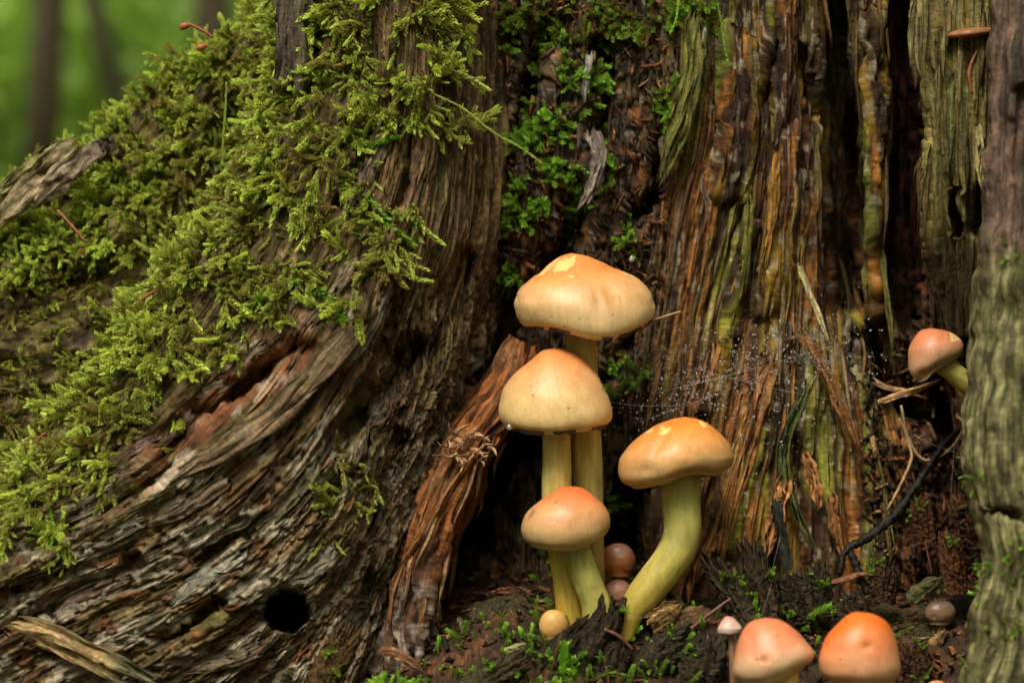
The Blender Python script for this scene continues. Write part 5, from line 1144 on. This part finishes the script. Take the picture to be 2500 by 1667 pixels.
needles = [
 ('short red brown needle upright on moss beside the bark column', [(651, 245, 165), (654, 285, 160), (660, 332, 155)], 8), ('reddish needle stuck in moss on the far root', [(140, 513, 235), (170, 545, 228), (208, 590, 222)], 6),
 ('curved reddish needle poking out at the ridge of the root', [(330, 745, 95), (365, 718, 80), (412, 697, 70)], 7), ('brown dry needle lying on the pale root wood', [(170, 1322, -85), (205, 1370, -95), (241, 1428, -98)], 5),
 ('small reddish needle in moss near the lower root edge', [(90, 1078, 40), (105, 1060, 36), (115, 1058, 34)], 5), ('thick red brown needle in front of the black chunk', [(1268, 1603, -150), (1285, 1640, -152), (1305, 1680, -155)], 8),
 ('dark needle standing in front of the dark chunk', [(1728, 1550, -160), (1722, 1610, -162), (1710, 1680, -165)], 6), ('thin brown needle between the spiky moss and dark chunk', [(1480, 1625, -120), (1485, 1660, -120), (1490, 1700, -120)], 6),
 ('red brown needle behind the spiky moss', [(1505, 1640, -118), (1512, 1670, -118), (1520, 1700, -118)], 5), ('thin needle hanging against the black chunk', [(1375, 1530, -115), (1360, 1580, -118), (1345, 1640, -120)], 3.5),
 ('thin upright needle among dark rubble near the lying moss sprig', [(1955, 1490, 30), (1968, 1520, 25), (1980, 1545, 20)], 4), ('pinkish needle hanging on the shredded slab', [(2385, 125, 45), (2366, 175, 40), (2374, 230, 42)], 7),
 ('thin brown needle upright near the right rubble', [(2258, 1325, 150), (2268, 1365, 145), (2275, 1400, 140)], 4)]
for i, (lab, pts, rd) in enumerate(needles):
    cord('dry_needle', lab, 'needle', pts, [rd * .5, rd * .62, rd * .6, rd * .3], 'needle_dark' if pts[0][1] > 1200 else 'needle', 16, 6, None, 0.06, i)
# shelf fungus on the slab
t_ = thing('shelf_fungus', P(2400, 90, 70), 'small tan orange shelf fungus jutting from the shredded slab', 'fungus')
a = np.linspace(0, 2 * math.pi, 40, endpoint=False)
rings = []
for f_, dv in ((0.02, -10), (0.5, -9), (0.85, -4), (1, 3), (0.9, 9), (0.4, 14), (0.02, 15)):
    rings.append(P(2372 + 60 * f_ * np.cos(a) + 4 * noise(a * 2, 0 * a, 3), 78 + dv - 6 * np.cos(a) * f_, 60 - 55 * f_ * np.sin(a)))
part('cap', np.array(rings), grid_faces(7, 40, True), M['fungus'], t_)
v, f, _ = tube(pathw([(2340, 84, 20), (2355, 95, 50), (2400, 90, 80)], 10), np.array([6] * 10) * K, 10); part('stalk', v, f, M['fungus'], t_)
# moss capsules on their stalks, top left
for i, (lab, pts) in enumerate([('orange moss capsule on red stalk leaning out over the background', [(520, 92, 240), (490, 72, 236), (462, 60, 234), (452, 63, 234)]), ('smaller orange moss capsule below the leaning one', [(530, 120, 240), (510, 116, 236), (494, 114, 235)])]):
    t_ = thing('moss_sporophyte', P(*pts[0]), lab, 'moss capsule')
    q, _ = catmull(pts, 14); v, f, _ = tube(P(q[:, 0], q[:, 1], q[:, 2]), np.full(14, 4.0 * K if i == 0 else 2 * K), 7); part('stalk', v, f, M['needle'], t_)
    e = q[-1]; pp = np.array([[e[0] + 12, e[1] - 2, e[2]], [e[0] + 2, e[1], e[2]], [e[0] - 8, e[1] + 4, e[2]], [e[0] - 12, e[1] + 9, e[2]]])
    v, f, _ = tube(P(pp[:, 0], pp[:, 1], pp[:, 2]), np.array([4, 9, 9, 5]) * K, 10); part('capsule', v, f, M['sporophyte'], t_)

# ------------------------------------------------------------------ dew on spider silk
m, t, b, o = nodes('dew_water'); b.inputs['Base Color'].default_value = (1, 1, 1, 1); b.inputs['Roughness'].default_value = 0.03; b.inputs['IOR'].default_value = 1.33; b.inputs['Transmission Weight'].default_value = 0.75
b.inputs['Specular IOR Level'].default_value = 1.0; b.inputs['Coat Weight'].default_value = 0.6
M['dew'] = m
r_ = np.random.default_rng(99)
cl = [((1930, 860), (95, 45), 700), ((1740, 930), (95, 48), 800), ((2030, 850), (70, 60), 260), ((1640, 985), (70, 35), 260), ((1860, 990), (70, 70), 200), ((1560, 1000), (40, 40), 60), ((1990, 960), (90, 90), 180), ((1850, 1180), (60, 120), 90), ((1700, 1250), (40, 80), 20)]
q = np.vstack([np.stack([r_.normal(c0[0], s0[0], n_), r_.normal(c0[1], s0[1], n_)], 1) for c0, s0, n_ in [(a_, b_, int(c_ * 1.05)) for a_, b_, c_ in cl]])
q = q[(noise(q[:, 0] / 30, q[:, 1] / 30, 5) > -0.25)]
dd = 95 + 0.12 * (q[:, 0] - 1800) + 25 * noise(q[:, 0] / 120, q[:, 1] / 120, 6); dd = np.where(q[:, 1] > 1080, dd + 10, dd)
ph = (1 + 5 ** .5) / 2
ico = np.array([(-1, ph, 0), (1, ph, 0), (-1, -ph, 0), (1, -ph, 0), (0, -1, ph), (0, 1, ph), (0, -1, -ph), (0, 1, -ph), (ph, 0, -1), (ph, 0, 1), (-ph, 0, -1), (-ph, 0, 1)]) / math.sqrt(1 + ph * ph)
icf = np.array([(0, 11, 5), (0, 5, 1), (0, 1, 7), (0, 7, 10), (0, 10, 11), (1, 5, 9), (5, 11, 4), (11, 10, 2), (10, 7, 6), (7, 1, 8), (3, 9, 4), (3, 4, 2), (3, 2, 6), (3, 6, 8), (3, 8, 9), (4, 9, 5), (2, 4, 11), (6, 2, 10), (8, 6, 7), (9, 8, 1)])
ctr = P(q[:, 0], q[:, 1], dd); rad = np.clip(r_.gamma(5, 0.27, len(q)), 0.7, 3.0) * K
V = (ctr[:, None] + ico[None] * rad[:, None, None]).reshape(-1, 3); F = (np.arange(len(q))[:, None, None] * 12 + icf[None]).reshape(-1, 3)
solo('dew_drops', V, F, M['dew'], ctr.mean(0), 'tiny dew drops hanging on fine spider silk before the orange wood', 'dew', None, 'stuff')
M['silk'] = simple_material('silk', (0.7, 0.7, 0.72), 0.3, 0.1, 100, 0, 0.6)
Vs = []; Fs = []; nb = 0
for a_, b_ in [((1480, 980, 60), (1640, 990, 80)), ((1600, 960, 80), (2080, 830, 130)), ((1560, 1030, 70), (1900, 900, 110)), ((1720, 1480, -20), (1530, 1510, -70)), ((1905, 1310, 60), (1860, 1480, 30)), ((2330, 1090, 120), (2320, 1210, 120)), ((2230, 1060, 150), (2350, 1110, 130)), ((1700, 900, 90), (2050, 980, 140)), ((1890, 1400, 20), (1850, 1530, 0))]:
    v, f, _ = tube(pathw([a_, ((a_[0] + b_[0]) / 2, (a_[1] + b_[1]) / 2 + 5, (a_[2] + b_[2]) / 2), b_], 10), np.full(10, 0.16 * K), 4); Vs.append(v); Fs.append(f + nb); nb += len(v)
solo('spider_silk', np.vstack(Vs), np.vstack(Fs), M['silk'], P(1800, 900, 100), 'faint spider silk threads strung across the hollow', 'silk', None, 'stuff')
# one larger drop in the recess and one under the bell shaped cap
for lab, u, v, dd_, rd in (('single clear water drop hanging in the mossy recess above the tallest cap', 1542, 634, 180, 7), ('clear water drop clinging under the rim of the bell shaped cap', 1243, 1044, -100, 6)):
    th, ps = np.meshgrid(np.linspace(0, math.pi, 13), np.linspace(0, 2 * math.pi, 20, endpoint=False), indexing='ij')
    c0 = P(u, v, dd_); st_ = 1 + 0.5 * np.clip(np.cos(th), 0, 1) ** 2
    V = c0 + rd * K * np.stack([np.sin(th) * np.cos(ps), np.sin(th) * np.sin(ps), np.cos(th) * st_], -1)
    solo('water_drop', V, grid_faces(13, 20, True), M['dew'], c0, lab, 'water drop')

# ------------------------------------------------------------------ the forest behind and around
def leaf_material(name, col):
    m, t, b, o = nodes(name); tc = N(t, 'ShaderNodeTexCoord'); n1 = N(t, 'ShaderNodeTexNoise'); n1.inputs['Scale'].default_value = 2.2; t.links.new(tc.outputs['Object'], n1.inputs[0])
    rgb = N(t, 'ShaderNodeRGB'); rgb.outputs[0].default_value = (*col, 1); c_ = modulate(t, rgb.outputs[0], n1.outputs[0], 0.6, 1.4)
    t.links.new(c_, b.inputs['Base Color']); b.inputs['Roughness'].default_value = 0.5
    tr = N(t, 'ShaderNodeBsdfTranslucent'); t.links.new(c_, tr.inputs[0]); ms = N(t, 'ShaderNodeMixShader'); ms.inputs[0].default_value = 0.45
    t.links.new(b.outputs[0], ms.inputs[1]); t.links.new(tr.outputs[0], ms.inputs[2]); t.links.new(ms.outputs[0], o.inputs[0]); return m
LEAF = [leaf_material('broad_leaves', (0.30, 0.48, 0.060)), leaf_material('fern_leaves', (0.22, 0.42, 0.110)), leaf_material('dark_needles', (0.035, 0.070, 0.016))]
def leaves(ctr, rad, n, size, seed):
    """n folded leaf quads spread through an ellipsoid"""
    r_ = np.random.default_rng(seed); d = r_.normal(size=(n, 3)); d /= np.linalg.norm(d, axis=1)[:, None]; p = np.asarray(ctr) + d * (r_.random((n, 1)) ** 0.45) * np.asarray(rad)
    a = r_.normal(size=(n, 3)); a /= np.linalg.norm(a, axis=1)[:, None]; b = np.cross(a, r_.normal(size=(n, 3))); b /= np.linalg.norm(b, axis=1)[:, None]; s_ = size * r_.uniform(0.6, 1.3, (n, 1))
    V = np.stack([p - a * s_, p + b * s_ * 0.45, p + a * s_, p - b * s_ * 0.45], 1).reshape(-1, 3)
    return V, np.arange(4 * n).reshape(-1, 4)
def BG(u, v, dist):   # pixel and distance from the lens in metres
    return P(u, v, (dist - D0) / K)
def forest_tree(label, u, dist, rad, seed, mat, crown_z=4.5):
    b0 = BG(u, 300, dist); b0[2] = -0.06; t_ = thing('forest_tree', b0, label, 'tree', 'trees standing in the forest behind')
    r_ = np.random.default_rng(seed); zz = np.linspace(0, crown_z * 1.5, 14); path = b0 + np.stack([0.04 * np.cumsum(r_.normal(size=14)), 0.04 * np.cumsum(r_.normal(size=14)), zz], 1)
    v, f, _ = tube(path, np.linspace(rad * 1.2, rad * 0.5, 14), 12, 1, (0, -1, 0), 0.06, seed); tr = part('trunk', v, f, M['bark'], t_)
    for k in range(5):
        s0 = path[6 + k]; an = r_.uniform(0, 6.28); L = r_.uniform(0.6, 1.2); e = s0 + np.array([math.cos(an) * L, math.sin(an) * L, 0.4 * L])
        v, f, _ = tube(np.linspace(s0, e, 5), np.linspace(rad * .4, rad * .1, 5), 6, 1, (0.1, -1, 0.2)); part('limb', v, f, M['bark'], tr, base=b0)
    v, f = leaves(b0 + [0, 0, crown_z * 1.15], (1.3, 1.3, crown_z * 0.5), 900, 0.12, seed + 1); part('crown', v, f, LEAF[mat], t_, ss=False)
forest_tree('slim dark trunked tree blurred at the far left edge', 62, 3.3, 0.02, 1, 0)
forest_tree('dark trunk blurred just beside the mossy ridge top', 530, 3.5, 0.024, 2, 1)
forest_tree('faint grey trunk far behind between the two dark trunks', 225, 3.8, 0.014, 3, 0)
sh = [(-150, 200, 4.2), (40, 160, 5.5), (170, 170, 4.4), (300, 100, 4.8), (420, 150, 4.1), (520, 90, 4.6), (640, 180, 4.3), (110, 60, 7.0), (330, 20, 7.5), (-60, 0, 8.0), (480, -60, 8.0), (760, 100, 5.2), (-320, 150, 5.0)] + [(-560 - 330 * k, 60 + 50 * (k % 3), 4.3 + 0.5 * (k % 4)) for k in range(7)] + [(1050 + 330 * k, 70 + 40 * (k % 3), 4.6 + 0.5 * (k % 3)) for k in range(6)] + [(-700 + 420 * k, -120, 8.5) for k in range(8)]
for i, (u, v, ds) in enumerate(sh):
    c0 = BG(u, v, ds); b0 = c0.copy(); b0[2] = -0.06; hgt = max(0.2, c0[2] + 0.06)
    t_ = thing('forest_shrub', b0, 'blurred green leafy undergrowth bush in the forest behind', 'bush', 'undergrowth bushes behind the stump')
    v_, f_ = leaves(b0 + [0, 0, hgt], (0.32, 0.3, hgt * 0.9), 420, 0.035, 300 + i); part('foliage', v_, f_, LEAF[i % 2], t_, ss=False)
    for k in range(3):
        an = k * 2.1 + i; path = np.linspace(b0, b0 + [0.12 * math.cos(an), 0.12 * math.sin(an), hgt * 1.1], 5); v_, f_, _ = tube(path, np.linspace(0.008, 0.003, 5), 6, 1, (0.3, -1, 0.1)); part('stem', v_, f_, M['bark'], t_)
# the surrounding wood, seen only as one mass: it shades the low light from every side
Vs = []; Fs = []; nb = 0; r_ = np.random.default_rng(404)
for k in range(150):
    an = r_.uniform(0, 2 * math.pi); rd = r_.uniform(10, 15); z0 = r_.uniform(0, 6.5)
    v_, f_ = leaves((rd * math.cos(an), rd * math.sin(an) + 1, z0 + 0.6), (1.8, 1.8, 1.6), 170, 0.42, 500 + k); Vs.append(v_); Fs.append(f_ + nb); nb += len(v_)
solo('surrounding_forest', np.vstack(Vs), np.vstack(Fs), LEAF[0], (0, 1, 0), 'distant green forest foliage all around blurred to one mass', 'forest', None, 'stuff', ss=False)

# ------------------------------------------------------------------ fine rubble: slivers and crumbs of rotten wood
r_ = np.random.default_rng(707); Vs = []; Fs = []; Cs = []; nb = 0
cols_ = np.array([(0.20, 0.075, 0.022), (0.05, 0.026, 0.013), (0.26, 0.15, 0.065), (0.10, 0.085, 0.026), (0.03, 0.018, 0.010), (0.14, 0.05, 0.018), (0.022, 0.016, 0.010)])
def litter(ctr, nrm, lmin, lmax, weights):
    global nb
    a = r_.normal(size=3); a = a - nrm * a.dot(nrm) * 0.75; a /= np.linalg.norm(a); b = np.cross(a, r_.normal(size=3)); b /= np.linalg.norm(b); c_ = np.cross(a, b)
    L = r_.uniform(lmin, lmax) * K * 0.5; w_ = min(L * 0.5, r_.uniform(2, 7) * K); h_ = w_ * r_.uniform(0.3, 0.8)
    k1, k2 = r_.uniform(0.2, 1, 2)
    V = np.array([ctr - a * L - b * w_ * k1, ctr - a * L * 0.9 + b * w_ * k1, ctr + a * L * 0.85 + b * w_ * k2, ctr + a * L - b * w_ * k2]); V = np.concatenate([V + c_ * h_, V - c_ * h_])
    V[[1, 5]] += c_ * r_.normal(0, h_); V[[2, 6]] += c_ * r_.normal(0, h_ * 1.5)
    Vs.append(V); Fs.append(np.array([(0, 1, 2, 3), (7, 6, 5, 4), (0, 4, 5, 1), (1, 5, 6, 2), (2, 6, 7, 3), (3, 7, 4, 0)]) + nb); nb += 8
    Cs.append(np.tile(cols_[r_.choice(len(cols_), p=weights)] * r_.uniform(0.6, 1.4), (8, 1)))
W1 = np.array([2, 4, 1, 2, 4, 3, 3]) / 19.0
for k in range(4200):
    x = r_.uniform(-0.14, 0.14); y = r_.uniform(-0.06, 0.045); p_ = np.array([x, y, floor_z(x, y) + r_.uniform(0, 0.0022)])
    litter(p_, np.array([0, 0, 1.0]), 8, 60, W1)
s_ = SURF['wall']; wgt = ((s_['U'] > 2090) & (s_['U'] < 2440) & (s_['V'] > 820) & (s_['V'] < 1500)) * 1.0 + ((s_['U'] > 1180) & (s_['U'] < 1640) & (s_['V'] > 0) & (s_['V'] < 760)) * 0.5
idx = r_.choice(wgt.size, 2600, p=(wgt / wgt.sum()).ravel())
for k in idx:
    i, j = np.unravel_index(k, wgt.shape); litter(s_['P'][i, j] + s_['n'][i, j] * r_.uniform(0, 14) * K, s_['n'][i, j], 8, 60, W1)
V = np.vstack(Vs); solo('wood_litter', V, np.vstack(Fs), M['soil'], (0, 0, 0), 'fine crumbs and slivers of rotten wood strewn over floor and hollow', 'litter', None, 'stuff', {'col': np.vstack(Cs)}, V[:, :2] * 100 + V[:, 2:] * 70, False)
# blurred moss cushion close to the lens at the lower edge
r_ = np.random.default_rng(44); c0 = P(960, 1690, -330); n_ = 70; d = r_.normal(size=(n_, 3)); d[:, 2] = np.abs(d[:, 2]) + 0.3; d /= np.linalg.norm(d, axis=1)[:, None]
scatter('moss_cushion', 'blurred bright green moss cushion poking up at the lower edge', c0 + d * np.array([0.006, 0.004, 0.003]) - [0, 0, 0.002], d, r_.uniform(0.5, 0.8, n_), r_.integers(0, 4, n_), r_.uniform(0.2, 0.9, n_), 'f')
